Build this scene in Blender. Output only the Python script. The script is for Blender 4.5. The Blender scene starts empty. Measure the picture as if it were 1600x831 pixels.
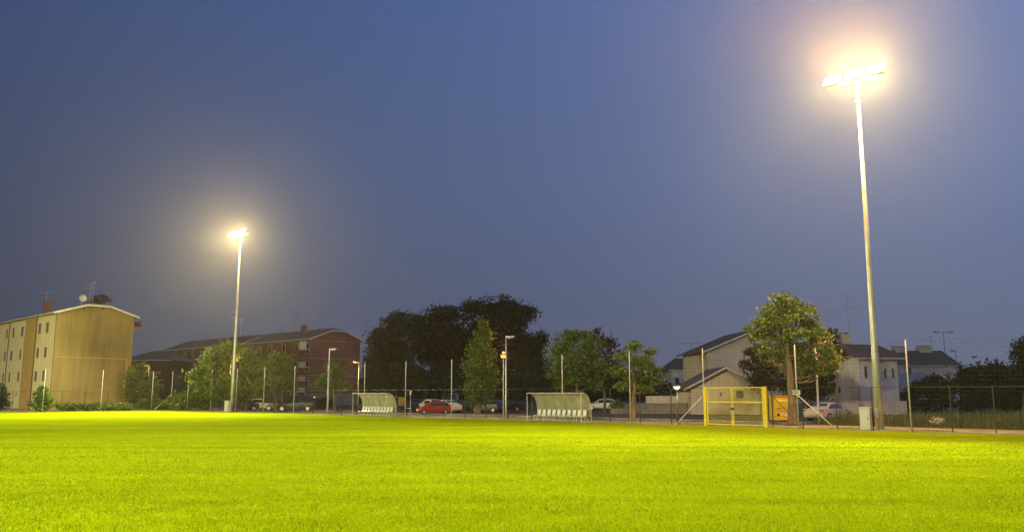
import bpy, math, random
import numpy as np
from mathutils import Vector, Matrix

sc = bpy.context.scene
C = sc.collection
D2R = math.radians

# ------------------------------------------------------------------ camera
F, CX, CY, CAMH = 1300.0, 800.0, 415.5, 2.0
PITCH = math.atan((616 - CY) / F)
cam = bpy.data.cameras.new('camera')
cam.sensor_width = 36.0
cam.lens = F / 1600 * 36
cam.clip_start, cam.clip_end = 0.1, 6000
camo = bpy.data.objects.new('camera', cam)
C.objects.link(camo)
camo.location = (0, 0, CAMH)
camo.rotation_euler = (math.pi / 2 + PITCH, 0, 0)
sc.camera = camo
sc.render.engine = 'CYCLES'
sc.cycles.use_denoising = True
sc.cycles.max_bounces = 6
sc.cycles.diffuse_bounces = 2
sc.cycles.glossy_bounces = 2
sc.cycles.transmission_bounces = 3
sc.cycles.transparent_max_bounces = 8
sc.cycles.volume_bounces = 0
sc.cycles.sample_clamp_indirect = 3.0
sc.cycles.caustics_reflective = False
sc.cycles.caustics_refractive = False

# ------------------------------------------------------------------ sky (blue hour, the sun is below the horizon)
SKY_STRENGTH = 1.0
world = bpy.data.worlds.new('World')
sc.world = world
world.use_nodes = True
nt = world.node_tree
nt.nodes.clear()
sky = nt.nodes.new('ShaderNodeTexSky')
sky.sky_type = 'NISHITA'
sky.sun_disc = False
sky.sun_elevation = D2R(-3.5)
sky.sun_rotation = D2R(150)
sky.air_density = 1.0
sky.dust_density = 1.0
sky.ozone_density = 2.0
bg = nt.nodes.new('ShaderNodeBackground')
bg.inputs['Strength'].default_value = SKY_STRENGTH
wo = nt.nodes.new('ShaderNodeOutputWorld')
# blue-hour gradient by true elevation, with a little of the physical twilight sky in it
stc = nt.nodes.new('ShaderNodeTexCoord'); ssep = nt.nodes.new('ShaderNodeSeparateXYZ')
sramp = nt.nodes.new('ShaderNodeValToRGB')
def lin(r, g_, b):
    return tuple(((c / 255) / 12.92 if c < 10 else ((c / 255 + 0.055) / 1.055) ** 2.4) for c in (r, g_, b)) + (1,)
stops = [(0.0, (88, 94, 112)), (0.10, (80, 92, 120)), (0.25, (75, 96, 137)), (0.45, (64, 95, 150)), (1.0, (46, 72, 128))]
while len(sramp.color_ramp.elements) < len(stops): sramp.color_ramp.elements.new(0.5)
for e, (p, c) in zip(sramp.color_ramp.elements, stops):
    e.position = p; e.color = lin(*c)
smix = nt.nodes.new('ShaderNodeMix'); smix.data_type = 'RGBA'; smix.blend_type = 'ADD'; smix.inputs[0].default_value = 0.15
nt.links.new(stc.outputs['Generated'], ssep.inputs[0]); nt.links.new(ssep.outputs[2], sramp.inputs[0])
nt.links.new(sramp.outputs[0], smix.inputs[6]); nt.links.new(sky.outputs[0], smix.inputs[7])
# brighter to the right: the broad lamp glow is put into the sky colour
sm = nt.nodes.new('ShaderNodeMath'); sm.operation = 'MULTIPLY_ADD'; sm.inputs[1].default_value = 0.80; sm.inputs[2].default_value = SKY_STRENGTH
nt.links.new(ssep.outputs[0], sm.inputs[0]); nt.links.new(sm.outputs[0], bg.inputs['Strength'])
sn = nt.nodes.new('ShaderNodeTexNoise'); sn.inputs['Scale'].default_value = 1.6; sn.inputs['Detail'].default_value = 4; sn.inputs['Distortion'].default_value = .6
smr = nt.nodes.new('ShaderNodeMapRange'); smr.inputs[1].default_value = .3; smr.inputs[2].default_value = .7; smr.inputs[3].default_value = .0; smr.inputs[4].default_value = .18
nt.links.new(stc.outputs['Generated'], sn.inputs['Vector']); nt.links.new(sn.outputs['Fac'], smr.inputs[0])
scl = nt.nodes.new('ShaderNodeMix'); scl.data_type = 'RGBA'; scl.inputs[7].default_value = lin(108, 108, 134)
nt.links.new(smr.outputs[0], scl.inputs[0]); nt.links.new(smix.outputs[2], scl.inputs[6])
nt.links.new(scl.outputs[2], bg.inputs[0])
nt.links.new(bg.outputs[0], wo.inputs[0])

# exposure
sc.view_settings.view_transform = 'Standard'
sc.view_settings.look = 'None'
sc.view_settings.exposure = 0.0
sc.view_settings.gamma = 1.0
sc.view_settings.use_curve_mapping = False

SPOT_W = 75000.0       # one floodlight head
HALO_W = 12500.0      # added lamp at each head, makes the halo in the haze
LAMP_COL = (1.0, 0.91, 0.50)
HAZE_DENSITY = 0.00018

# ------------------------------------------------------------------ pixel -> place helpers
CP, SP = math.cos(PITCH), math.sin(PITCH)
def ray(px, py):
    u = (CY - py) / F
    return Vector(((px - CX) / F, CP - u * SP, SP + u * CP))
def at(px, py, Y):
    d = ray(px, py); t = Y / d.y
    return Vector((d.x * t, Y, CAMH + d.z * t))
def gnd(px, py):
    d = ray(px, py); t = -CAMH / d.z
    return Vector((d.x * t, d.y * t, 0))
def onplane(P, d, px, py):
    """pixel ray against the upright plane through P along d: (distance along d, height)"""
    r = ray(px, py); k = r.x / r.y
    s = (k * P.y - P.x) / (d.x - k * d.y)
    Y = P.y + s * d.y
    return s, CAMH + r.z / r.y * Y

O = gnd(1423, 674.5)
_B = gnd(411, 644.7)
EX = (O - _B).normalized()            # along the touchline, towards the right and nearer
EY = Vector((-EX.y, EX.x, 0))         # outward, away from the pitch
ROT = math.atan2(EX.y, EX.x)
def W(x, y, z=0.0):
    return O + EX * x + EY * y + Vector((0, 0, z))
def lx(px, y=0.0, py=650):
    """x on the line at offset y seen at column px"""
    return onplane(W(0, y), EX, px, py)[0]

# ------------------------------------------------------------------ object helpers
def tag(o, label=None, cat=None, group=None, kind=None):
    if label: o['label'] = label
    if cat: o['category'] = cat
    if group: o['group'] = group
    if kind: o['kind'] = kind
    return o
def thing(name, loc=(0, 0, 0), rz=0.0, label=None, cat=None, group=None):
    o = bpy.data.objects.new(name, None)
    o.empty_display_size = 0.3
    C.objects.link(o)
    o.location = loc
    o.rotation_euler = (0, 0, rz)
    return tag(o, label, cat, group)
def kids(o):
    return [c for c in bpy.data.objects if c.parent == o]
def copy_tree(o, parent=None, ch=None):
    c = o.copy(); C.objects.link(c)
    if parent: c.parent = parent
    for k in kids(o):
        if k is not c: copy_tree(k, c)
    return c

class MB:
    def __init__(s): s.v = []; s.f = []; s.m = []
    def add(s, vs, fs, mi=0):
        b = len(s.v)
        s.v += [tuple(p) for p in vs]
        for f in fs:
            s.f.append([b + i for i in f]); s.m.append(mi)
    def box(s, c, size, rz=0.0, mi=0, M=None):
        hx, hy, hz = size[0] / 2, size[1] / 2, size[2] / 2
        vs = [Vector((x, y, z)) for x in (-hx, hx) for y in (-hy, hy) for z in (-hz, hz)]
        R = M if M is not None else Matrix.Rotation(rz, 3, 'Z')
        vs = [R @ p + Vector(c) for p in vs]
        s.add(vs, [(0, 1, 3, 2), (4, 6, 7, 5), (0, 4, 5, 1), (2, 3, 7, 6), (0, 2, 6, 4), (1, 5, 7, 3)], mi)
        return s
    def b2(s, a, b, mi=0):
        """box by two opposite corners"""
        c = [(a[i] + b[i]) / 2 for i in range(3)]
        return s.box(c, [abs(a[i] - b[i]) for i in range(3)], 0, mi)
    def tube(s, pts, rad, n=8, mi=0, cap=True):
        pts = [Vector(p) for p in pts]
        if not hasattr(rad, '__len__'): rad = [rad] * len(pts)
        rings = []
        for i, p in enumerate(pts):
            a = pts[max(0, i - 1)]; b = pts[min(len(pts) - 1, i + 1)]
            t = (b - a).normalized()
            up = Vector((0, 0, 1)) if abs(t.z) < 0.9 else Vector((1, 0, 0))
            x = t.cross(up).normalized(); y = t.cross(x)
            rings.append([p + (x * math.cos(k * 2 * math.pi / n) + y * math.sin(k * 2 * math.pi / n)) * rad[i] for k in range(n)])
        fs = []
        for i in range(len(pts) - 1):
            for k in range(n):
                fs.append((i * n + k, i * n + (k + 1) % n, (i + 1) * n + (k + 1) % n, (i + 1) * n + k))
        if cap:
            fs.append(tuple(range(n))); fs.append(tuple(reversed(range((len(pts) - 1) * n, len(pts) * n))))
        s.add([p for r in rings for p in r], fs, mi)
        return s
    def prism(s, poly, off, mi=0):
        """poly: list of 3D points (planar), extruded by off"""
        n = len(poly); off = Vector(off)
        vs = [Vector(p) for p in poly] + [Vector(p) + off for p in poly]
        fs = [tuple(range(n)), tuple(reversed(range(n, 2 * n)))]
        for i in range(n):
            j = (i + 1) % n
            fs.append((i, n + i, n + j, j))
        s.add(vs, fs, mi)
        return s
    def build(s, name, mats, parent=None, smooth=False, bevel=0.0, loc=None, rz=None):
        me = bpy.data.meshes.new(name)
        me.from_pydata(s.v, [], s.f)
        if not isinstance(mats, (list, tuple)): mats = [mats]
        for m in mats: me.materials.append(m)
        me.polygons.foreach_set('material_index', s.m)
        if smooth: me.polygons.foreach_set('use_smooth', [True] * len(s.f))
        me.update()
        import bmesh
        bm = bmesh.new(); bm.from_mesh(me)
        bmesh.ops.recalc_face_normals(bm, faces=bm.faces); bm.to_mesh(me); bm.free()
        o = bpy.data.objects.new(name, me)
        C.objects.link(o)
        if parent: o.parent = parent
        if loc is not None: o.location = loc
        if rz is not None: o.rotation_euler = (0, 0, rz)
        if bevel:
            md = o.modifiers.new('bevel', 'BEVEL'); md.width = bevel; md.segments = 2; md.limit_method = 'ANGLE'
        return o

def np_mesh(name, verts, nper, mats, parent=None, mi=None, loc=None):
    """many separate nper-gons from an array (n*nper,3)"""
    me = bpy.data.meshes.new(name)
    nv = len(verts); nf = nv // nper
    me.vertices.add(nv); me.loops.add(nv); me.polygons.add(nf)
    me.vertices.foreach_set('co', np.asarray(verts, dtype=np.float32).ravel())
    me.loops.foreach_set('vertex_index', np.arange(nv, dtype=np.int32))
    me.polygons.foreach_set('loop_start', np.arange(0, nv, nper, dtype=np.int32))
    if not isinstance(mats, (list, tuple)): mats = [mats]
    for m in mats: me.materials.append(m)
    me.update(calc_edges=True)
    o = bpy.data.objects.new(name, me)
    C.objects.link(o)
    if parent: o.parent = parent
    if loc is not None: o.location = loc
    return o

# ------------------------------------------------------------------ materials
def mat(name, col, rough=0.7, metal=0.0, col2=None, scale=3.0, detail=4.0, bump=0.0, bscale=20.0, spec=0.4,
        coords='Object', stretch=None, lo=0.35, hi=0.65, trans=0.0, alpha=1.0):
    m = bpy.data.materials.new(name); m.use_nodes = True
    n = m.node_tree.nodes; l = m.node_tree.links
    b = n['Principled BSDF']
    b.inputs['Base Color'].default_value = (*col, 1)
    b.inputs['Roughness'].default_value = rough
    b.inputs['Metallic'].default_value = metal
    b.inputs['Specular IOR Level'].default_value = spec
    b.inputs['Transmission Weight'].default_value = trans
    b.inputs['Alpha'].default_value = alpha
    src = None
    if col2 is not None or bump:
        tc = n.new('ShaderNodeTexCoord'); mp = n.new('ShaderNodeMapping')
        l.new(tc.outputs[coords], mp.inputs[0]); src = mp.outputs[0]
        if stretch: mp.inputs['Scale'].default_value = stretch
    if col2 is not None:
        t = n.new('ShaderNodeTexNoise'); t.inputs['Scale'].default_value = scale; t.inputs['Detail'].default_value = detail
        l.new(src, t.inputs['Vector'])
        r = n.new('ShaderNodeValToRGB')
        r.color_ramp.elements[0].position = lo; r.color_ramp.elements[0].color = (*col, 1)
        r.color_ramp.elements[1].position = hi; r.color_ramp.elements[1].color = (*col2, 1)
        l.new(t.outputs['Fac'], r.inputs[0]); l.new(r.outputs[0], b.inputs['Base Color'])
    if bump:
        t2 = n.new('ShaderNodeTexNoise'); t2.inputs['Scale'].default_value = bscale; t2.inputs['Detail'].default_value = 5
        l.new(src, t2.inputs['Vector'])
        bp = n.new('ShaderNodeBump'); bp.inputs['Strength'].default_value = bump; bp.inputs['Distance'].default_value = 0.05
        l.new(t2.outputs['Fac'], bp.inputs['Height']); l.new(bp.outputs[0], b.inputs['Normal'])
    return m

def leaf_mat(name, c1, c2, c3=None, transl=0.35, spec=0.3):
    m = bpy.data.materials.new(name); m.use_nodes = True
    n = m.node_tree.nodes; l = m.node_tree.links
    n.clear()
    g = n.new('ShaderNodeNewGeometry')
    r = n.new('ShaderNodeValToRGB')
    r.color_ramp.elements[0].color = (*c1, 1); r.color_ramp.elements[1].color = (*c2, 1)
    if c3:
        e = r.color_ramp.elements.new(0.9); e.color = (*c2, 1)
        r.color_ramp.elements[-1].color = (*c3, 1)
    l.new(g.outputs['Random Per Island'], r.inputs[0])
    d = n.new('ShaderNodeBsdfPrincipled'); d.inputs['Roughness'].default_value = 0.55; d.inputs['Specular IOR Level'].default_value = spec
    t = n.new('ShaderNodeBsdfTranslucent')
    mx = n.new('ShaderNodeMixShader'); mx.inputs[0].default_value = transl
    l.new(r.outputs[0], d.inputs['Base Color']); l.new(r.outputs[0], t.inputs[0])
    l.new(d.outputs[0], mx.inputs[1]); l.new(t.outputs[0], mx.inputs[2])
    o = n.new('ShaderNodeOutputMaterial'); l.new(mx.outputs[0], o.inputs[0])
    return m

def emit_mat(name, col, s):
    m = bpy.data.materials.new(name); m.use_nodes = True
    n = m.node_tree.nodes; l = m.node_tree.links
    n.clear()
    e = n.new('ShaderNodeEmission'); e.inputs[0].default_value = (*col, 1); e.inputs[1].default_value = s
    o = n.new('ShaderNodeOutputMaterial'); l.new(e.outputs[0], o.inputs[0])
    m.cycles.emission_sampling = 'NONE'
    return m

def turf_mat():
    m = bpy.data.materials.new('turf'); m.use_nodes = True
    n = m.node_tree.nodes; l = m.node_tree.links
    b = n['Principled BSDF']; b.inputs['Roughness'].default_value = 1.0; b.inputs['Specular IOR Level'].default_value = 0.0
    tc = n.new('ShaderNodeTexCoord')
    def noise(scale, det, rough=0.6, st=None):
        t = n.new('ShaderNodeTexNoise'); t.inputs['Scale'].default_value = scale; t.inputs['Detail'].default_value = det
        t.inputs['Roughness'].default_value = rough
        if st:
            mp = n.new('ShaderNodeMapping'); mp.inputs['Scale'].default_value = st
            mp.inputs['Rotation'].default_value = (0, 0, -ROT)
            l.new(tc.outputs['Object'], mp.inputs[0]); l.new(mp.outputs[0], t.inputs['Vector'])
        else: l.new(tc.outputs['Object'], t.inputs['Vector'])
        return t.outputs['Fac']
    fine = noise(14, 5, 0.75); mid = noise(1.2, 4); big = noise(0.09, 3); mow = noise(1.0, 2, 0.5, (0.03, 0.45, 1))
    def math_(op, a, bb):
        x = n.new('ShaderNodeMath'); x.operation = op
        for i, q in enumerate((a, bb)):
            if isinstance(q, float): x.inputs[i].default_value = q
            else: l.new(q, x.inputs[i])
        return x.outputs[0]
    s = math_('ADD', math_('MULTIPLY', fine, 0.9), math_('MULTIPLY', mid, 0.35))
    s = math_('ADD', s, math_('MULTIPLY', big, 0.45))
    s = math_('ADD', s, math_('MULTIPLY', mow, 0.5))
    r = n.new('ShaderNodeValToRGB')
    r.color_ramp.elements[0].position = 0.70; r.color_ramp.elements[0].color = (0.098, 0.145, 0.0008, 1)
    r.color_ramp.elements[1].position = 1.22; r.color_ramp.elements[1].color = (0.280, 0.350, 0.002, 1)
    # ramp works on 0..1, so bring the sum down
    s = math_('MULTIPLY', s, 0.5)
    r.color_ramp.elements[0].position = 0.43; r.color_ramp.elements[1].position = 0.67
    l.new(s, r.inputs[0]); l.new(r.outputs[0], b.inputs['Base Color'])
    bp = n.new('ShaderNodeBump'); bp.inputs['Strength'].default_value = 0.9; bp.inputs['Distance'].default_value = 0.04
    l.new(fine, bp.inputs['Height']); l.new(bp.outputs[0], b.inputs['Normal'])
    return m

def plaster_mat(name, c, dark, streak=(3.0, 3.0, 0.35)):
    """render with rain streaks running down"""
    return mat(name, c, 0.9, col2=dark, scale=1.0, detail=6, stretch=streak, lo=0.42, hi=0.75, bump=0.15, bscale=12, spec=0.15)

def gable_mat():
    m = bpy.data.materials.new('ochre_gable'); m.use_nodes = True
    n = m.node_tree.nodes; l = m.node_tree.links
    b = n['Principled BSDF']; b.inputs['Roughness'].default_value = 0.9; b.inputs['Specular IOR Level'].default_value = 0.15
    tc = n.new('ShaderNodeTexCoord')
    mp = n.new('ShaderNodeMapping'); mp.inputs['Scale'].default_value = (1.2, 1.2, 0.10); l.new(tc.outputs['Object'], mp.inputs[0])
    t1 = n.new('ShaderNodeTexNoise'); t1.inputs['Scale'].default_value = 1.5; t1.inputs['Detail'].default_value = 6; l.new(mp.outputs[0], t1.inputs['Vector'])
    t2 = n.new('ShaderNodeTexNoise'); t2.inputs['Scale'].default_value = 0.35; t2.inputs['Detail'].default_value = 5; l.new(tc.outputs['Object'], t2.inputs['Vector'])
    # damp dark patch in the middle of the wall
    g = n.new('ShaderNodeMapping'); g.vector_type = 'TEXTURE'
    g.inputs['Location'].default_value = (0, 6.2, 8.6); g.inputs['Scale'].default_value = (50, 5.2, 4.0); l.new(tc.outputs['Object'], g.inputs[0])
    gr = n.new('ShaderNodeTexGradient'); gr.gradient_type = 'SPHERICAL'; l.new(g.outputs[0], gr.inputs[0])
    a = n.new('ShaderNodeMath'); a.operation = 'ADD'; l.new(t1.outputs['Fac'], a.inputs[0]); l.new(t2.outputs['Fac'], a.inputs[1])
    gm = n.new('ShaderNodeMath'); gm.operation = 'MULTIPLY_ADD'; l.new(gr.outputs['Fac'], gm.inputs[0]); gm.inputs[1].default_value = 0.55; l.new(a.outputs[0], gm.inputs[2])
    r = n.new('ShaderNodeValToRGB')
    gm2 = n.new('ShaderNodeMath'); gm2.operation = 'MULTIPLY'; l.new(gm.outputs[0], gm2.inputs[0]); gm2.inputs[1].default_value = 0.5
    r.color_ramp.elements[0].position = 0.38; r.color_ramp.elements[0].color = (0.29, 0.225, 0.075, 1)
    r.color_ramp.elements[1].position = 0.80; r.color_ramp.elements[1].color = (0.15, 0.118, 0.045, 1)
    l.new(gm2.outputs[0], r.inputs[0]); l.new(r.outputs[0], b.inputs['Base Color'])
    return m

M = {}
M['turf'] = turf_mat()
M['blade'] = leaf_mat('grass_blade', (0.112, 0.17, 0.001), (0.268, 0.343, 0.003), (0.42, 0.485, 0.02), 0.3, 0.03)
def vary_blades(m):
    n = m.node_tree.nodes; l = m.node_tree.links
    ramp = [q for q in n if q.type == 'VALTORGB'][0]
    tc = n.new('ShaderNodeTexCoord'); t = n.new('ShaderNodeTexNoise'); t.inputs['Scale'].default_value = .55; t.inputs['Detail'].default_value = 5
    mp = n.new('ShaderNodeMapping'); mp.inputs['Rotation'].default_value = (0, 0, -ROT); mp.inputs['Scale'].default_value = (.45, 1.6, 1)
    l.new(tc.outputs['Object'], mp.inputs[0]); l.new(mp.outputs[0], t.inputs['Vector'])
    mr = n.new('ShaderNodeMapRange'); mr.inputs[1].default_value = .32; mr.inputs[2].default_value = .68; mr.inputs[3].default_value = .78; mr.inputs[4].default_value = 1.16
    l.new(t.outputs['Fac'], mr.inputs[0])
    vm = n.new('ShaderNodeVectorMath'); vm.operation = 'SCALE'; l.new(ramp.outputs[0], vm.inputs[0]); l.new(mr.outputs[0], vm.inputs['Scale'])
    for q in n:
        if q.type == 'BSDF_PRINCIPLED': l.new(vm.outputs[0], q.inputs['Base Color'])
        if q.type == 'BSDF_TRANSLUCENT': l.new(vm.outputs[0], q.inputs[0])
vary_blades(M['blade'])
M['soil'] = mat('soil', (0.09, 0.07, 0.04), 0.95, col2=(0.15, 0.12, 0.07), scale=0.4, bump=0.4, bscale=5)
M['path'] = mat('gravel', (0.20, 0.165, 0.08), 0.95, col2=(0.34, 0.275, 0.145), scale=0.7, bump=0.5, bscale=25)
M['asphalt'] = mat('asphalt', (0.05, 0.045, 0.04), 0.9, col2=(0.085, 0.075, 0.06), scale=0.6, bump=0.3, bscale=30)
M['concrete'] = mat('concrete', (0.42, 0.39, 0.33), 0.9, col2=(0.26, 0.24, 0.20), scale=2.5, bump=0.2)
M['wallconc'] = mat('wall_concrete', (0.27, 0.25, 0.21), 0.9, col2=(0.18, 0.165, 0.14), scale=0.9, bump=0.2)
M['galv'] = mat('galvanised_steel', (0.56, 0.57, 0.52), 0.40, 0.45, col2=(0.38, 0.39, 0.35), scale=5, stretch=(1, 1, 0.25), detail=7)
M['paintpole'] = mat('pale_paint', (0.50, 0.49, 0.43), 0.55, 0.0, col2=(0.36, 0.35, 0.30), scale=3)
M['darkmetal'] = mat('dark_metal', (0.06, 0.065, 0.07), 0.5, 0.5)
M['green'] = mat('green_fence', (0.02, 0.035, 0.022), 0.5, 0.1)
M['net'] = mat('net_cord', (0.07, 0.08, 0.07), 0.8)
M['yellow'] = mat('yellow_paint', (0.85, 0.66, 0.02), 0.45, col2=(0.72, 0.56, 0.03), scale=4)
M['container'] = mat('container_yellow', (0.62, 0.43, 0.015), 0.5, col2=(0.48, 0.32, 0.02), scale=2)
M['plasticw'] = mat('white_plastic', (0.56, 0.59, 0.57), 0.4, col2=(0.46, 0.48, 0.45), scale=3)
M['cabinet'] = mat('cabinet_grey', (0.62, 0.60, 0.55), 0.6, col2=(0.52, 0.50, 0.45), scale=1.5)
M['lamp'] = emit_mat('floodlight_glass', (1.0, 0.90, 0.62), 60)
M['sodium'] = emit_mat('sodium_lamp', (1.0, 0.42, 0.05), 2.3)
M['warmlamp'] = emit_mat('warm_lamp', (1.0, 0.8, 0.42), 5)
M['gable'] = gable_mat()  # ochre wall, its weaker light than the facade partly put into the colour
M['cream'] = plaster_mat('cream_plaster', (0.74, 0.64, 0.34), (0.58, 0.48, 0.26))  # cream wall, its stronger light than the gable partly put into the colour
M['ochre'] = plaster_mat('ochre_plaster', (0.46, 0.31, 0.09), (0.34, 0.23, 0.08))
M['white_wall'] = plaster_mat('white_plaster', (0.74, 0.74, 0.76), (0.60, 0.60, 0.61))
M['lightwall'] = plaster_mat('light_wall', (0.68, 0.64, 0.53), (0.55, 0.51, 0.42))
M['white'] = mat('white_paint', (0.68, 0.66, 0.60), 0.6)
M['glass'] = mat('window_glass', (0.03, 0.035, 0.035), 0.12, spec=0.6)
M['shutter'] = mat('shutter', (0.13, 0.10, 0.05), 0.7, col2=(0.19, 0.14, 0.075), scale=4)
M['bark'] = mat('bark', (0.13, 0.10, 0.065), 0.95, col2=(0.22, 0.17, 0.11), scale=5, stretch=(1, 1, 0.25), bump=0.6, bscale=12)
M['rubber'] = mat('rubber', (0.02, 0.02, 0.02), 0.85)
M['chrome'] = mat('rim_metal', (0.55, 0.55, 0.55), 0.3, 0.7)
M['headglass'] = mat('headlight_glass', (0.8, 0.8, 0.78), 0.08, 0.6)
M['redglass'] = mat('tail_glass', (0.5, 0.02, 0.01), 0.2)
M['black'] = mat('black_plastic', (0.02, 0.02, 0.022), 0.6)

def brick_mat():
    m = bpy.data.materials.new('red_brick'); m.use_nodes = True
    n = m.node_tree.nodes; l = m.node_tree.links
    b = n['Principled BSDF']; b.inputs['Roughness'].default_value = 0.9
    tc = n.new('ShaderNodeTexCoord'); sx = n.new('ShaderNodeSeparateXYZ'); l.new(tc.outputs['Object'], sx.inputs[0])
    ad = n.new('ShaderNodeMath'); l.new(sx.outputs[0], ad.inputs[0]); l.new(sx.outputs[1], ad.inputs[1])
    cb = n.new('ShaderNodeCombineXYZ'); l.new(ad.outputs[0], cb.inputs[0]); l.new(sx.outputs[2], cb.inputs[1])
    br = n.new('ShaderNodeTexBrick'); l.new(cb.outputs[0], br.inputs['Vector'])
    br.inputs['Scale'].default_value = 1.0; br.inputs['Brick Width'].default_value = 0.28; br.inputs['Row Height'].default_value = 0.085
    br.inputs['Mortar Size'].default_value = 0.008
    br.inputs['Color1'].default_value = (0.26, 0.055, 0.03, 1); br.inputs['Color2'].default_value = (0.22, 0.07, 0.04, 1)
    br.inputs['Mortar'].default_value = (0.30, 0.24, 0.19, 1)
    t = n.new('ShaderNodeTexNoise'); t.inputs['Scale'].default_value = 0.5; t.inputs['Detail'].default_value = 5; l.new(tc.outputs['Object'], t.inputs['Vector'])
    mx = n.new('ShaderNodeMix'); mx.data_type = 'RGBA'; mx.blend_type = 'MULTIPLY'; mx.inputs[0].default_value = 0.7
    l.new(br.outputs['Color'], mx.inputs[6]); 
    r = n.new('ShaderNodeValToRGB'); r.color_ramp.elements[0].color = (0.55, 0.55, 0.55, 1); r.color_ramp.elements[0].position = 0.3; r.color_ramp.elements[1].position = 0.7
    l.new(t.outputs['Fac'], r.inputs[0]); l.new(r.outputs[0], mx.inputs[7]); l.new(mx.outputs[2], b.inputs['Base Color'])
    return m
M['brick'] = brick_mat()

def tile_mat(name, c1, c2, ang=0.0):
    m = bpy.data.materials.new(name); m.use_nodes = True
    n = m.node_tree.nodes; l = m.node_tree.links
    b = n['Principled BSDF']; b.inputs['Roughness'].default_value = 0.85
    tc = n.new('ShaderNodeTexCoord'); mp = n.new('ShaderNodeMapping'); mp.inputs['Rotation'].default_value = (0, 0, ang)
    l.new(tc.outputs['Object'], mp.inputs[0])
    w = n.new('ShaderNodeTexWave'); w.inputs['Scale'].default_value = 0.9; w.inputs['Distortion'].default_value = 0.5; l.new(mp.outputs[0], w.inputs[0])
    t = n.new('ShaderNodeTexNoise'); t.inputs['Scale'].default_value = 2.5; t.inputs['Detail'].default_value = 6; l.new(tc.outputs['Object'], t.inputs['Vector'])
    r = n.new('ShaderNodeValToRGB'); r.color_ramp.elements[0].position = 0.35; r.color_ramp.elements[1].position = 0.65
    r.color_ramp.elements[0].color = (*c1, 1); r.color_ramp.elements[1].color = (*c2, 1)
    l.new(t.outputs['Fac'], r.inputs[0]); l.new(r.outputs[0], b.inputs['Base Color'])
    bp = n.new('ShaderNodeBump'); bp.inputs['Strength'].default_value = 0.7; bp.inputs['Distance'].default_value = 0.08
    l.new(w.outputs['Fac'], bp.inputs['Height']); l.new(bp.outputs[0], b.inputs['Normal'])
    return m
M['brown'] = plaster_mat('brown_render', (0.11, 0.075, 0.05), (0.075, 0.05, 0.035))
M['tiles'] = tile_mat('brown_roof_tiles', (0.10, 0.065, 0.045), (0.19, 0.12, 0.08))
M['greytiles'] = tile_mat('grey_roof_tiles', (0.07, 0.06, 0.055), (0.13, 0.11, 0.10))

def poly_mat():
    """milky, weathered polycarbonate"""
    m = bpy.data.materials.new('polycarbonate'); m.use_nodes = True
    n = m.node_tree.nodes; l = m.node_tree.links
    n.clear()
    tc = n.new('ShaderNodeTexCoord'); t = n.new('ShaderNodeTexNoise'); t.inputs['Scale'].default_value = 1.6; t.inputs['Detail'].default_value = 7
    l.new(tc.outputs['Object'], t.inputs['Vector'])
    r = n.new('ShaderNodeValToRGB'); r.color_ramp.elements[0].position = 0.35; r.color_ramp.elements[1].position = 0.7
    r.color_ramp.elements[0].color = (0.44, 0.42, 0.26, 1); r.color_ramp.elements[1].color = (0.62, 0.61, 0.42, 1)
    l.new(t.outputs['Fac'], r.inputs[0])
    d = n.new('ShaderNodeBsdfPrincipled'); d.inputs['Roughness'].default_value = 0.3
    tr = n.new('ShaderNodeBsdfTranslucent'); tp = n.new('ShaderNodeBsdfTransparent')
    l.new(r.outputs[0], d.inputs['Base Color']); l.new(r.outputs[0], tr.inputs[0]); tp.inputs[0].default_value = (0.8, 0.8, 0.6, 1)
    m1 = n.new('ShaderNodeMixShader'); m1.inputs[0].default_value = 0.35; l.new(d.outputs[0], m1.inputs[1]); l.new(tr.outputs[0], m1.inputs[2])
    m2 = n.new('ShaderNodeMixShader'); m2.inputs[0].default_value = 0.30; l.new(m1.outputs[0], m2.inputs[1]); l.new(tp.outputs[0], m2.inputs[2])
    o = n.new('ShaderNodeOutputMaterial'); l.new(m2.outputs[0], o.inputs[0])
    return m
M['poly'] = poly_mat()

L_green = leaf_mat('leaf_green', (0.07, 0.125, 0.018), (0.15, 0.22, 0.035), (0.26, 0.34, 0.06))
L_lime = leaf_mat('leaf_light_green', (0.08, 0.125, 0.02), (0.17, 0.235, 0.04), (0.28, 0.33, 0.06))
L_dark = leaf_mat('leaf_unlit_green', (0.010, 0.018, 0.009), (0.018, 0.030, 0.014), (0.028, 0.042, 0.02), 0.2)  # nearly black: the lack of lamp light is put into the colour
L_bright = leaf_mat('leaf_lit_green', (0.085, 0.145, 0.028), (0.18, 0.26, 0.06), (0.36, 0.42, 0.15))  # brighter copy of the green leaf, floodlight put into the colour
L_purple = leaf_mat('leaf_purple', (0.035, 0.022, 0.022), (0.065, 0.038, 0.035), (0.09, 0.055, 0.04), 0.25)
L_dry = leaf_mat('dry_grass', (0.055, 0.085, 0.025), (0.15, 0.155, 0.055), (0.36, 0.30, 0.15), 0.3)
L_flower = leaf_mat('white_flowers', (0.55, 0.52, 0.40), (0.8, 0.78, 0.62), None, 0.3)

# ------------------------------------------------------------------ ground
def sheet(name, pts, z, m, kind='structure'):
    b = MB(); b.add([(p[0], p[1], z) for p in pts], [tuple(range(len(pts)))])
    return tag(b.build(name, m), kind=kind)
sheet('ground', [(-1800, -900), (1800, -900), (1800, 2400), (-1800, 2400)], 0.0, M['soil'])
XC = lx(266)                               # corner of the pitch
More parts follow.
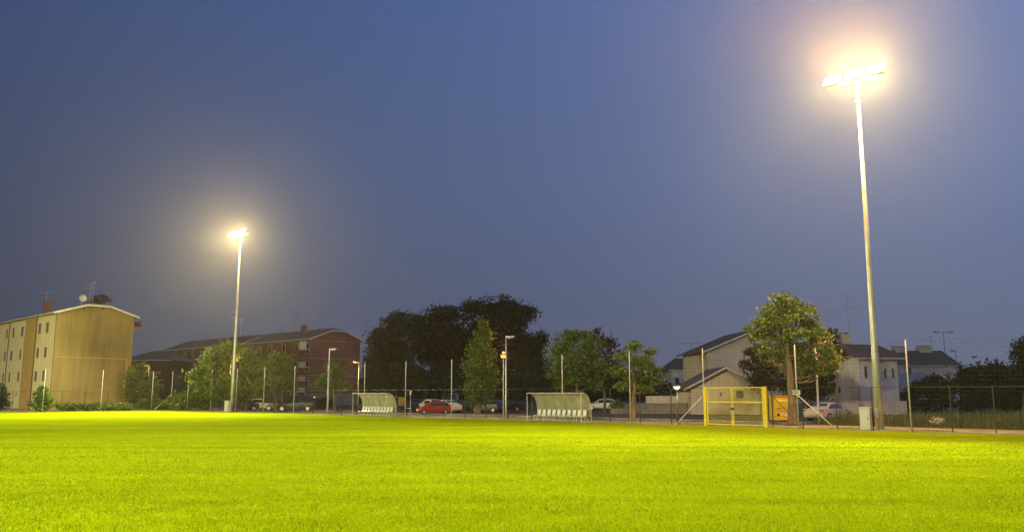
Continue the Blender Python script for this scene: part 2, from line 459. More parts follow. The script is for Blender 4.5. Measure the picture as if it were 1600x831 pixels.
# pitch surface
pp = [W(XC, 0.15), W(60, 0.15), W(60, -75), W(XC, -75)]
sheet('pitch', pp, 0.010, M['turf'])
sheet('gravel_path', [W(XC - 2, 0.3), W(60, 0.3), W(60, 6.8), W(XC - 2, 6.8)], 0.004, M['path'])
sheet('road', [W(XC - 20, 7.4), W(8.0 * -1, 7.4), W(-8, 24), W(XC - 20, 24)], 0.006, M['asphalt'])
sheet('parking_area', [W(XC - 20, 24.0), W(-8, 24.0), W(-8, 60), W(XC - 20, 60)], 0.005, M['asphalt'])
# kerbs
kb = MB(); kb.b2((XC, 0.16, 0), (60, 0.30, 0.06)); tag(kb.build('pitch_kerb', M['concrete'], loc=O, rz=ROT), kind='structure')
kb = MB(); kb.b2((XC - 20, 7.2, 0), (-9, 7.4, 0.12)); tag(kb.build('road_kerb', M['concrete'], loc=O, rz=ROT), kind='structure')

# turf blades near the camera
rng = np.random.default_rng(7)
def blades(n, rmin, rmax, amin, amax, h0, h1, w0, power=0.0, seed=1):
    g = np.random.default_rng(seed)
    r = rmin * (rmax / rmin) ** g.random(n)
    a = amin + (amax - amin) * g.random(n)
    x = r * np.sin(a); y = r * np.cos(a)
    k = np.clip(r / 12.0, 0.6, 3.0)
    # patchy height
    patch = 0.75 + 0.5 * (np.sin(x * 1.7 + np.sin(y * 1.1)) * np.sin(y * 2.1 + np.cos(x * .9)) * .5 + .5)
    h = (h0 + (h1 - h0) * g.random(n)) * patch
    w = w0 * k * (0.6 + 0.8 * g.random(n))
    fade = np.clip((rmax - r) / (rmax * .6), 0.02, 1); h = h * fade; w = w * fade ** .5
    th = g.random(n) * 2 * np.pi; ln = g.random(n) * 0.9; la = g.random(n) * 2 * np.pi
    c, s = np.cos(th), np.sin(th)
    z0 = np.full(n, 0.008)
    A = np.stack([x - c * w / 2, y - s * w / 2, z0], 1)
    B = np.stack([x + c * w / 2, y + s * w / 2, z0], 1)
    T = np.stack([x + np.cos(la) * ln * h, y + np.sin(la) * ln * h, z0 + h], 1)
    v = np.empty((n * 3, 3)); v[0::3] = A; v[1::3] = B; v[2::3] = T
    return v
v = blades(560000, 6.5, 80, -0.75, 0.75, 0.02, 0.05, 0.0085, seed=3)
rel = v[2::3] - np.array(O[:])[None]
ok = (rel[:, 0] * EY.x + rel[:, 1] * EY.y) < 0.0
v = v.reshape(-1, 3, 3)[ok].reshape(-1, 3)
tag(np_mesh('grass_blades', v, 3, M['blade']), kind='stuff', label='short mown grass blades covering the pitch', cat='grass')

# ------------------------------------------------------------------ foliage
def leaf_cloud(lobes, leaf, dens, g, flat=0.8, nclump=14, spread=0.34):
    """lobes: (centre xyz, rx, ry, rz[, weight]); returns quads"""
    P, S = [], []
    for lb in lobes:
        c, rx, ry, rz = lb[:4]; wt = lb[4] if len(lb) > 4 else 1.0
        area = math.pi * rx * rz
        n = max(60, int(2.6 * wt * dens * area / (leaf * leaf)))
        nc = max(8, int(2.2 * nclump * (0.8 + 0.4 * g.random())))
        d = g.normal(size=(nc, 3)); d /= np.linalg.norm(d, axis=1)[:, None]
        rr = 0.12 + 0.88 * g.random(nc) ** 0.55
        cc = d * rr[:, None] * np.array([rx, ry, rz])
        cr = (0.6 + 0.8 * g.random(nc)) * spread
        k = g.integers(0, nc, n)
        q = g.normal(size=(n, 3)); q *= (cr[k])[:, None] * np.array([rx, ry, rz * flat]) * 0.62
        P.append(np.array(c)[None] + cc[k] + q)
        S.append(leaf * (0.6 + 0.8 * g.random(n)))
    P = np.concatenate(P); S = np.concatenate(S)
    n = len(P)
    nrm = g.normal(size=(n, 3)); nrm[:, 2] = np.abs(nrm[:, 2]) + 0.3; nrm /= np.linalg.norm(nrm, axis=1)[:, None]
    t = g.normal(size=(n, 3)); t -= nrm * (t * nrm).sum(1)[:, None]; t /= np.linalg.norm(t, axis=1)[:, None]
    b = np.cross(nrm, t)
    S = S[:, None]
    v = np.empty((n * 4, 3))
    v[0::4] = P - t * S * 0.75
    v[1::4] = P - b * S * 0.34 + t * S * 0.1
    v[2::4] = P + t * S * 0.75 + nrm * S * -0.12
    v[3::4] = P + b * S * 0.34 + t * S * 0.1
    return v

def tree(name, Y, lobes_px, trunk, leafm, label, seed, leafpx=3.4, dens=3.4, trunk_r=None, group=None, depth=0.9,
         bark=None, cat='tree', limbs=True, nclump=14, spread=0.34, bare=None):
    """lobes_px: (px, py, rpx, rpy[, weight]); trunk: (px at base, px at top, py top)"""
    g = np.random.default_rng(seed)
    k = Y / F
    bx = at(trunk[0], 640, Y); base = Vector((bx.x, Y, 0))
    root = thing(name, base, 0, label, cat, group)
    lobes = []
    for lb in lobes_px:
        p = at(lb[0], lb[1], Y)
        rx, rz = lb[2] * k, lb[3] * k
        dy = (g.random() - 0.5) * rx * 1.3
        c = (p.x - base.x, dy, p.z)
        lobes.append((c, rx, rx * depth, rz) + tuple(lb[4:5]))
    v = leaf_cloud(lobes, leafpx * k, dens, g, nclump=nclump, spread=spread)
    v[:, 2] = np.maximum(v[:, 2], 0.05)
    np_mesh('crown', v, 4, leafm, root)
    top = at(trunk[1], trunk[2], Y)
    H = top.z
    r0 = trunk_r or max(0.12, 0.018 * H + 0.05)
    mb = MB()
    tp = Vector((top.x - base.x, 0, H))
    mid = tp * 0.5 + Vector(((g.random() - .5) * .3, 0, 0))
    mb.tube([(0, 0, -0.05), (0, 0, 0.15), mid * 0.5 + Vector((0.03, 0, 0)), mid, tp], [r0 * 1.5, r0 * 1.1, r0 * 0.95, r0 * 0.85, r0 * 0.6], 9)
    if limbs:
        for lb in lobes:
            c = Vector(lb[0])
            s0 = tp * (0.75 + 0.25 * g.random())
            if c.z < s0.z: s0 = tp * max(0.45, (c.z - 0.6) / max(H, .1) * 0.8) if H > 0 else s0
            m1 = s0.lerp(c, 0.5) + Vector((0, 0, -0.12 * (c - s0).length))
            mb.tube([s0, m1, c], [r0 * 0.34, r0 * 0.2, r0 * 0.07], 6)
            for q in range(3):
                e = c + Vector(((g.random() - .5) * 1.4 * lb[1], (g.random() - .5) * lb[2], (g.random() - .3) * lb[3]))
                mb.tube([m1.lerp(c, .5), e], [r0 * 0.12, r0 * 0.04], 5)
    if bare:
        for pl in bare:
            pts = [at(a, b_, Y) - base for a, b_ in pl]
            pts = [Vector((p.x, (i * 0.12), p.z)) for i, p in enumerate(pts)]
            mb.tube(pts, [r0 * 0.3 * (1 - 0.75 * i / (len(pts) - 1)) for i in range(len(pts))], 6)
    mb.build('trunk', bark or M['bark'], root, smooth=True)
    return root

def shrub(name, Y, lobes_px, leafm, label, seed, leafpx=3.0, dens=4.0, cat='shrub', group=None, depth=0.9):
    g = np.random.default_rng(seed); k = Y / F
    x0 = sum(l[0] for l in lobes_px) / len(lobes_px)
    b = at(x0, 640, Y); base = Vector((b.x, Y, 0))
    root = thing(name, base, 0, label, cat, group)
    lobes = []
    for lb in lobes_px:
        p = at(lb[0], lb[1], Y); rx, rz = lb[2] * k, lb[3] * k
        lobes.append(((p.x - base.x, (g.random() - .5) * .4 * rx, max(p.z, rz * .6)), rx, min(rx * depth, 2.5), rz))
    v = leaf_cloud(lobes, leafpx * k, dens, g, nclump=18, spread=0.4)
    v[:, 2] = np.maximum(v[:, 2], 0.03)
    np_mesh('foliage', v, 4, leafm, root)
    for lb in lobes[:5]:
        c = Vector(lb[0])
        mb = MB(); mb.tube([(c.x * .9, 0, -0.03), (c.x * .95 + (g.random() - .5) * lb[1] * .4, (g.random() - .5) * .2, c.z * .6), (c.x + (g.random() - .5) * lb[1] * .6, (g.random() - .5) * .4, c.z * 1.1)], [0.04, .03, 0.012], 5)
        mb.build('stem', M['bark'], root)
    return root

# street-side trees
tree('round_crowned_tree', 104, [(345, 562, 26, 24), (325, 580, 26, 24), (360, 548, 22, 16), (309, 592, 13, 18), (345, 598, 30, 24), (316, 612, 20, 16), (355, 618, 26, 14)], (330, 334, 585), L_green,
     'wide bushy green tree left of the far floodlight mast', 11)
tree('leafy_tree', 101, [(391, 556, 16, 17), (384, 585, 18, 26), (404, 572, 13, 16), (380, 612, 20, 16)], (384, 386, 590), L_lime, 'leafy tree just right of the far floodlight mast', 12)
tree('leafy_tree', 99, [(432, 562, 19, 14), (418, 580, 20, 16), (447, 577, 13, 18), (432, 598, 24, 14), (415, 605, 18, 14), (452, 598, 12, 12)], (430, 431, 585), L_lime,
     'leafy tree in front of the red brick block, above the pale pickup', 13)
tree('young_tree', 95, [(520, 572, 12, 9), (527, 582, 12, 10), (510, 592, 13, 9), (498, 601, 10, 7), (524, 600, 14, 8), (537, 604, 11, 7)], (523, 521, 590), L_bright,
     'young sparse tree in front of the brick gable wall', 14, trunk_r=0.12, dens=4.5)
tree('columnar_tree', 86, [(755, 510, 10, 12), (752, 530, 17, 16), (751, 552, 21, 17), (748, 572, 22, 17), (747, 592, 23, 17), (752, 610, 25, 15), (745, 626, 18, 10), (762, 590, 16, 20)], (746, 750, 540), L_green,
     'tall narrow columnar green tree right of the red car', 15, trunk_r=0.32, nclump=20)
tree('round_crowned_tree', 80, [(898, 526, 26, 14), (880, 545, 24, 18), (922, 545, 24, 18), (900, 566, 40, 20), (872, 580, 18, 14), (930, 578, 22, 16), (902, 592, 34, 14), (880, 603, 16, 8), (925, 600, 18, 9)], (903, 902, 565), L_green,
     'round dense green tree behind the nearer dugout', 16, nclump=20)
tree('dark_tree', 97, [(928, 524, 18, 12), (950, 540, 15, 14), (946, 565, 20, 22), (940, 595, 24, 20), (962, 580, 12, 14)], (945, 945, 560), L_purple,
     'dark tree peeping out behind the round green tree', 17)
tree('open_crowned_tree', 65, [(992, 541, 16, 9), (1018, 550, 13, 7), (975, 556, 16, 11), (1000, 566, 22, 12), (1022, 576, 18, 9), (972, 580, 18, 12), (1000, 590, 22, 11), (1025, 594, 14, 8), (975, 602, 15, 8), (1010, 607, 16, 7)], (988, 990, 565), L_green,
     'open layered green tree beyond the fence left of the small lantern', 18, trunk_r=0.2, nclump=16, spread=0.30)
tree('broad_tree', 55, [(1218, 468, 20, 12), (1238, 478, 24, 12), (1205, 488, 22, 12), (1192, 506, 19, 11), (1255, 492, 24, 14), (1230, 503, 32, 14), (1272, 508, 20, 13), (1200, 520, 18, 9),
      (1250, 522, 28, 12), (1280, 528, 20, 12), (1262, 541, 24, 9), (1222, 528, 18, 8), (1290, 548, 18, 11), (1299, 563, 15, 10), (1272, 564, 18, 10), (1286, 578, 18, 9), (1258, 556, 16, 9), (1170, 512, 10, 5), (1210, 555, 22, 16, .45), (1250, 575, 24, 16, .5), (1180, 525, 14, 12, .8), (1188, 545, 16, 12, .5), (1240, 545, 24, 12, .8), (1302, 575, 10, 8, .8)],
     (1237, 1226, 520), L_bright, 'largest lit tree with bare lower limbs behind the yellow gate', 19, trunk_r=0.26, nclump=18, spread=0.36, leafpx=4.0, dens=4.0,
     bare=[[(1229, 575), (1215, 566), (1200, 565), (1188, 560)], [(1228, 560), (1210, 545), (1198, 532), (1190, 520)], [(1228, 552), (1238, 540), (1246, 525)]])
# dark masses behind
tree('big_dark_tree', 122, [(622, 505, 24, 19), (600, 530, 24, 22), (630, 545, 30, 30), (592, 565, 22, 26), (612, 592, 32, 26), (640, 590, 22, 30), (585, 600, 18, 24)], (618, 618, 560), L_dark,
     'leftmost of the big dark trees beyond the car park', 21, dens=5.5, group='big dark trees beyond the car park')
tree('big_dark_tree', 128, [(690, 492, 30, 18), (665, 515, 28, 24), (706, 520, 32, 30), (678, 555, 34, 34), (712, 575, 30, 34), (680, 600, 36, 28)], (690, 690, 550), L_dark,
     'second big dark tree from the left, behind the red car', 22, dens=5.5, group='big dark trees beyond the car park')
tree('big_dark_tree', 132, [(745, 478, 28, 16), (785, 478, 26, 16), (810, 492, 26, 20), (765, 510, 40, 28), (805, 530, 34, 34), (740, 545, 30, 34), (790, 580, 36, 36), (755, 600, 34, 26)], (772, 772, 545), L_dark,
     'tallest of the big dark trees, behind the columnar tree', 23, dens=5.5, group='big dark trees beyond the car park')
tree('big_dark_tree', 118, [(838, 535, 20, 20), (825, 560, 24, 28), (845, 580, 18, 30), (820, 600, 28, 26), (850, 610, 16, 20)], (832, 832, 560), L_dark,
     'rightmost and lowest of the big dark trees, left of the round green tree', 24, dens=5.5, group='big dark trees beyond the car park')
tree('purple_tree', 84, [(1178, 552, 18, 14), (1195, 565, 22, 20), (1168, 572, 14, 12), (1205, 590, 26, 20), (1182, 595, 18, 16)], (1190, 1190, 575), L_purple,
     'dark purple leaved tree in front of the large gabled house', 25)
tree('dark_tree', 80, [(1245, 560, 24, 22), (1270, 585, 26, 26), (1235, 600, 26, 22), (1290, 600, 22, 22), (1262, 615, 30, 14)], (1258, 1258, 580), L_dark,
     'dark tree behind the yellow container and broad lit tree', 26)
tree('purple_tree', 78, [(1300, 520, 9, 9), (1304, 535, 10, 12), (1310, 555, 9, 14)], (1306, 1306, 560), L_purple, 'small dark crown beside the white chimney', 27)
tree('umbrella_pine', 165, [(158, 463, 10, 3.5), (148, 467, 9, 3), (165, 468, 8, 3), (153, 473, 14, 3.5)], (155, 155, 470), L_dark, 'flat topped umbrella pine rising behind the ochre block roof', 28, nclump=10, leafpx=2.2)
tree('dark_tree', 118, [(215, 590, 16, 20), (232, 600, 14, 22), (205, 610, 14, 22), (222, 575, 12, 10), (238, 620, 14, 16)], (218, 218, 590), L_green,
     'dark tree beside the ochre gable wall lit orange at its top', 29)
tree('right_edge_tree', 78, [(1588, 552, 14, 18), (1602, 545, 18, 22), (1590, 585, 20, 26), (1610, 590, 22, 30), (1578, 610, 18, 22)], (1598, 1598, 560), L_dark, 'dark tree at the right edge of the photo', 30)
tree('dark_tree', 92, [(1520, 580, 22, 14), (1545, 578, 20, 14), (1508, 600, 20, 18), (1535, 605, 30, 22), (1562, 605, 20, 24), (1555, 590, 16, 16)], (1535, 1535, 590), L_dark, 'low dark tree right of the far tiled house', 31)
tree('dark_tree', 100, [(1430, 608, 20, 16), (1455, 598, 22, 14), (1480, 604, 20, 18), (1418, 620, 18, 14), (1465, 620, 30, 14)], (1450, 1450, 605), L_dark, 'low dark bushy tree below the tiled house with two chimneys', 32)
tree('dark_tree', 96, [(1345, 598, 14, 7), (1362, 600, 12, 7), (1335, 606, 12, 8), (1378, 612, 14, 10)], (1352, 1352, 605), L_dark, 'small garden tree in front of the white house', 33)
# shrubs and hedges
shrub('leafy_shrub', 99, [(66, 612, 9, 9), (60, 625, 12, 12), (74, 624, 10, 10), (66, 634, 15, 8)], L_lime, 'tall leafy shrub in front of the ochre block corner', 41)
shrub('dark_shrub', 100, [(2, 612, 8, 12), (6, 625, 9, 14), (-2, 632, 10, 10)], L_dark, 'dark shrub at the left edge by the cream facade', 42)
shrub('low_hedge', 104, [(95 + 9 * i, 634 + (i % 3), 8, 5.5 + (i * 7 % 3)) for i in range(13)], L_lime, 'long low scruffy hedge at the foot of the ochre gable wall', 43, cat='hedge', leafpx=2.4)
shrub('hedge', 112, [(225 + 10 * i, 631 + (i * 5 % 4), 9, 8) for i in range(5)], L_green, 'dark hedge behind the corner post of the net', 44, cat='hedge')
shrub('broad_shrub', 108, [(284, 618, 14, 10), (300, 626, 16, 12), (270, 629, 14, 9), (316, 630, 14, 10), (290, 632, 22, 8)], L_green, 'broad shrub under the wide bushy tree', 45)
shrub('dark_shrub', 120, [(508, 628, 12, 10), (500, 634, 12, 8)], L_dark, 'round dark bush by the garages of the brick block', 46)
shrub('garden_hedge', 92, [(1420 + 16 * i, 630 + (i * 3 % 4), 13, 9) for i in range(13)], L_dark, 'dark overgrown hedge behind the tall dry grass', 47, cat='hedge')
shrub('garden_hedge', 98, [(1040 + 13 * i, 608 + (i * 3 % 5), 10, 10) for i in range(6)], L_dark, 'garden hedge behind the low wall by the small lantern', 48, cat='hedge')
shrub('ivy_bush', 83, [(965, 629, 6, 5), (960, 634, 6, 4), (972, 633, 5, 4)], L_green, 'green ivy hanging on the end of the low wall', 49, leafpx=2.4)
# far tree belt
g = np.random.default_rng(99)
lob = []
for i in range(90):
    a = -0.9 + 1.8 * i / 89
    R_ = 260 + 20 * g.random()
    lob.append(((R_ * math.sin(a), R_ * math.cos(a), 3.5), 9, 6, 4.5 + 2 * g.random()))
tag(np_mesh('distant_woods', leaf_cloud(lob, 0.9, 3.5, g), 4, L_dark), kind='stuff', label='dark line of distant trees on the horizon', cat='woods')

# tall dry grass on the right
def wild(n, x0, x1, y0, y1, h0, h1, w0, seed):
    g = np.random.default_rng(seed)
    x = x0 + (x1 - x0) * g.random(n); y = y0 + (y1 - y0) * g.random(n) ** 0.8
    wx = O.x + EX.x * x + EY.x * y; wy = O.y + EX.y * x + EY.y * y
    p = 0.6 + 0.4 * np.sin(x * 0.9 + 2 * np.sin(y)) * np.sin(x * .31 + y * .5)
    h = (h0 + (h1 - h0) * g.random(n)) * p
    w = w0 * (0.5 + g.random(n))
    th = g.random(n) * np.pi; la = g.random(n) * 2 * np.pi; ln = g.random(n) * 0.45
    c, s = np.cos(th), np.sin(th)
    v = np.empty((n * 4, 3)); z = np.zeros(n)
    mx, my = np.cos(la) * ln * h, np.sin(la) * ln * h
    v[0::4] = np.stack([wx - c * w / 2, wy - s * w / 2, z], 1)
    v[1::4] = np.stack([wx + c * w / 2, wy + s * w / 2, z], 1)
    v[2::4] = np.stack([wx + mx + c * w * .35, wy + my + s * w * .35, h], 1)
    v[3::4] = np.stack([wx + mx - c * w * .25, wy + my - s * w * .25, h * .97], 1)
    return v
tag(np_mesh('tall_dry_grass', np.concatenate([wild(60000, -7.5, 45, 7.0, 16, 0.45, 1.15, 0.022, 5), wild(12000, -9.5, -7, 8.5, 18, 0.2, 0.6, 0.022, 6)]), 4, L_dry), kind='stuff',
    label='tall dry meadow grass beyond the gravel path', cat='grass')
tag(np_mesh('verge_grass', np.concatenate([wild(26000, XC, 45, 0.30, 0.95, 0.04, 0.16, 0.018, 8), wild(14000, XC, -9, 6.2, 7.2, 0.04, 0.15, 0.02, 9), wild(9000, -8, 45, 6.2, 7.4, 0.06, 0.3, 0.02, 10)]), 4, L_dry), kind='stuff',
    label='scruffy grass verge along the foot of the fence', cat='grass')
fp = thing('flowering_weed', at(1465, 666, gnd(1465, 668).y).xy.to_3d(), 0, 'pale flowering weed growing on the gravel path behind the fence', 'plant')
v = leaf_cloud([((0, 0, 0.50), .36, .32, .16), ((-.34, 0, .36), .16, .16, .10), ((.28, .1, .42), .2, .2, .14), ((0, 0, .3), .28, .2, .12)], 0.045, .8, g, nclump=18, spread=.2)
np_mesh('blossom', v, 4, L_flower, fp)
mb = MB()
for i in range(26):
    mb.tube([(0, 0, -.02), ((g.random() - .5) * .8, (g.random() - .5) * .5, .3 + .2 * g.random())], [.008, .004], 4)
mb.build('stem', L_green, fp)

# ------------------------------------------------------------------ net, fence, gate
POSTX = [0.0 - lx(1423)]
step = (lx(1101) - lx(1423)) / 2
net = thing('tall_net_fence', O, ROT, 'tall pale posts carrying a see-through ball net along the touchline', 'net fence')
sp = (lx(291.5) - lx(1423)) / 14
pc = None
PX = [lx(1423), lx(1247), lx(1101)] + [lx(1423) + sp * i for i in range(3, 15)] + [XC, lx(1423) - sp]
P_GATE_R, P_GATE_L = lx(1247), lx(1101)
GXR = lx(1197)
for x in PX:
    mb = MB(); mb.tube([(0, 0, 0), (0, 0, 4.95)], 0.038, 10); mb.tube([(0, 0, 4.95), (0, 0, 4.98)], [0.038, 0.02], 10)
    if pc is None:
        pc = mb.build('post', M['paintpole'], net, smooth=True)
        o = pc
    else:
        o = pc.copy(); C.objects.link(o)
    o.location = (x, 0, 0)
def braced(x, dx, dy, h=2.0, par=net, m='paintpole', r=0.03):
    mb = MB(); mb.tube([(x, 0, h), (x + dx, dy, 0.0)], r, 8); return mb.build('brace', M['white' if m == 'paintpole' else m], par, smooth=True)
braced(P_GATE_R, 2.3, -0.05); braced(P_GATE_L, -2.2, -0.05); braced(XC, 2.1, -0.05)
mb = MB(); mb.tube([(GXR + .25, 0.3, 2.0), (P_GATE_R + .25, .1, 0)], .03, 8); mb.build('brace', M['green'], net)
def grid_net(name, x0, x1, z0, z1, y, cell, r, m, par, horiz_only=False, ch=None, dirx=(1, 0)):
    V = []
    ch = ch or cell
    def bar(a, b, r):
        a = np.array(a); b = np.array(b)
        t = b - a; t = t / np.linalg.norm(t)
        n1 = np.array([0, 1., 0]) if abs(t[1]) < .9 else np.array([1., 0, 0]); n2 = np.cross(t, n1)
        for q1, q2 in (((1, 0), (-.5, .87)), ((-.5, .87), (-.5, -.87)), ((-.5, -.87), (1, 0))):
            p1 = (n1 * q1[0] + n2 * q1[1]) * r; p2 = (n1 * q2[0] + n2 * q2[1]) * r
            V.extend([a + p1, b + p1, b + p2, a + p2])
    nx = max(1, int(abs(x1 - x0) / cell)); nz = max(1, int((z1 - z0) / ch))
    pt = lambda s, z: (s, y, z) if dirx == (1, 0) else (y, s, z)
    for i in range(nx + 1):
        s = x0 + (x1 - x0) * i / nx; bar(pt(s, z0), pt(s, z1), r * .7)
    for j in range(nz + 1):
        z = z0 + (z1 - z0) * j / nz; bar(pt(x0, z), pt(x1, z), r)
    return np_mesh(name, np.array(V), 4, m, par)
grid_net('net', XC, 6.2, 2.5, 4.9, 0.0, 0.24, 0.0035, M['net'], net, ch=0.24)
# end line net
net2 = thing('tall_net_fence', W(XC, 0), ROT, 'tall pale net posts along the end line before the ochre block', 'net fence')
eys = []
for px in (236, 157, 66):
    eys.append(onplane(W(XC, 0), -EY, px, 641)[0])
eys.append(eys[-1] + 6.2); eys.append(eys[-1] + 6.2)
for y in eys:
    o = pc.copy(); C.objects.link(o); o.parent = net2; o.location = (0, -y, 0)
mb = MB(); mb.tube([(0, 0, 2.0), (0.05, -2.2, 0)], 0.03, 8); mb.build('brace', M['paintpole'], net2)
grid_net('net', -eys[-1], 0, 2.5, 4.9, 0.0, 0.24, 0.0035, M['net'], net2, dirx=(0, 1))
# green mesh fence
GX0, GX1 = lx(1103), lx(1197)
fence = thing('mesh_fence', O, ROT, 'green wire mesh fence standing behind the net posts along the gravel path', 'fence')
fo = None
def fposts(xs, fy=0.36):
    global fo
    for x in xs:
        if fo is None:
            mb = MB(); mb.b2((-.025, -.025, 0), (.025, .025, 2.42)); fo = mb.build('post', M['green'], fence); o = fo
        else:
            o = fo.copy(); C.objects.link(o)
        o.location = (x, fy, 0)
xsr = list(np.arange(lx(1487, .36), 16, 2.05)) + list(np.arange(lx(1487, .36) - 2.05, GX1 + .4, -2.05)) + [GX1 + .25]
xsl = list(np.arange(GX0 - .3, XC, -2.55)) + [XC]
fposts(xsr + xsl)
grid_net('mesh_panel', GX1 + .25, max(xsr), 0.05, 2.38, 0.33, 0.10, 0.0028, M['green'], fence, ch=0.2)
grid_net('mesh_panel', XC, GX0 - .3, 0.05, 2.38, 0.33, 0.10, 0.0028, M['green'], fence, ch=0.2)
mb = MB(); mb.tube([(GX1 + .25, .33, 2.40), (max(xsr), .33, 2.40)], .016, 6); mb.tube([(XC, .33, 2.40), (GX0 - .3, .33, 2.40)], .016, 6)
mb.build('rail', M['green'], fence)
fence2 = thing('mesh_fence', W(XC - .4, 0), ROT, 'low green mesh fence along the end line below the ochre wall', 'fence')
for y in np.arange(0, -40, -2.6):
    o = fo.copy(); C.objects.link(o); o.parent = fence2; o.location = (0, y, 0)
grid_net('mesh_panel', -39, 0, 0.05, 2.38, 0.0, 0.14, 0.0028, M['green'], fence2, ch=0.2, dirx=(0, 1))
mb = MB(); mb.tube([(0, 0, 2.4), (0, -39, 2.4)], .016, 6); mb.build('rail', M['green'], fence2)

# yellow double gate
gate = thing('yellow_gate', W(GX0, -.02), ROT, 'yellow double leaf mesh gate with thick yellow posts', 'gate')
GW = GX1 - GX0
for x in (0.0, GW):
    mb = MB(); mb.b2((x - .09, -.09, 0), (x + .09, .09, 2.45)); mb.b2((x - .1, -.1, 2.45), (x + .1, .1, 2.48)); mb.build('post', M['yellow'], gate, bevel=.01)
xm = onplane(W(0, 0), EX, 1145, 640)[0] - GX0
for (a, b) in ((0.14, xm - .03), (xm + .03, GW - .14)):
    mb = MB(); t = .028
    mb.b2((a, -t, .10), (a + .06, t, 2.46)); mb.b2((b - .06, -t, .10), (b, t, 2.46))
    for z in (.10, 1.50, 2.40): mb.b2((a + .06, -t + .003, z), (b - .06, t - .003, z + .06))
    lf = mb.build('gate_leaf', M['yellow'], gate)
    grid_net('mesh_panel', a + .06, b - .06, .16, 2.40, 0, .10, .006, M['yellow'], lf, ch=.10)
mb = MB(); mb.b2((xm - .10, -.06, 1.05), (xm + .10, -.03, 1.2)); mb.tube([(xm - .08, -.1, 1.1), (xm - .2, -.1, 1.1)], .012, 6); mb.build('latch', M['darkmetal'], gate)
mb = MB(); mb.b2((xm - .04, -.03, .012), (xm + .04, .03, .4)); mb.build('drop_bolt', M['yellow'], gate)
# sign plate on the net post
sg = thing('sign_plate', W(lx(1247), -.06, 0), ROT, 'small white sign plate on the net post right of the gate', 'sign')
mb = MB(); mb.b2((-.24, -.012, 1.98), (.24, .0, 2.26)); mb.build('plate', M['plasticw'], sg)
for k in range(2):
    mb = MB(); x = -.18
    for w in (.06, .04, .09, .05, .07):
        if x + w > .19: break
        mb.b2((x, -.017, 2.15 - .09 * k), (x + w, -.0125, 2.20 - .09 * k)); x += w + .018
    mb.build('lettering', M['darkmetal'], sg)

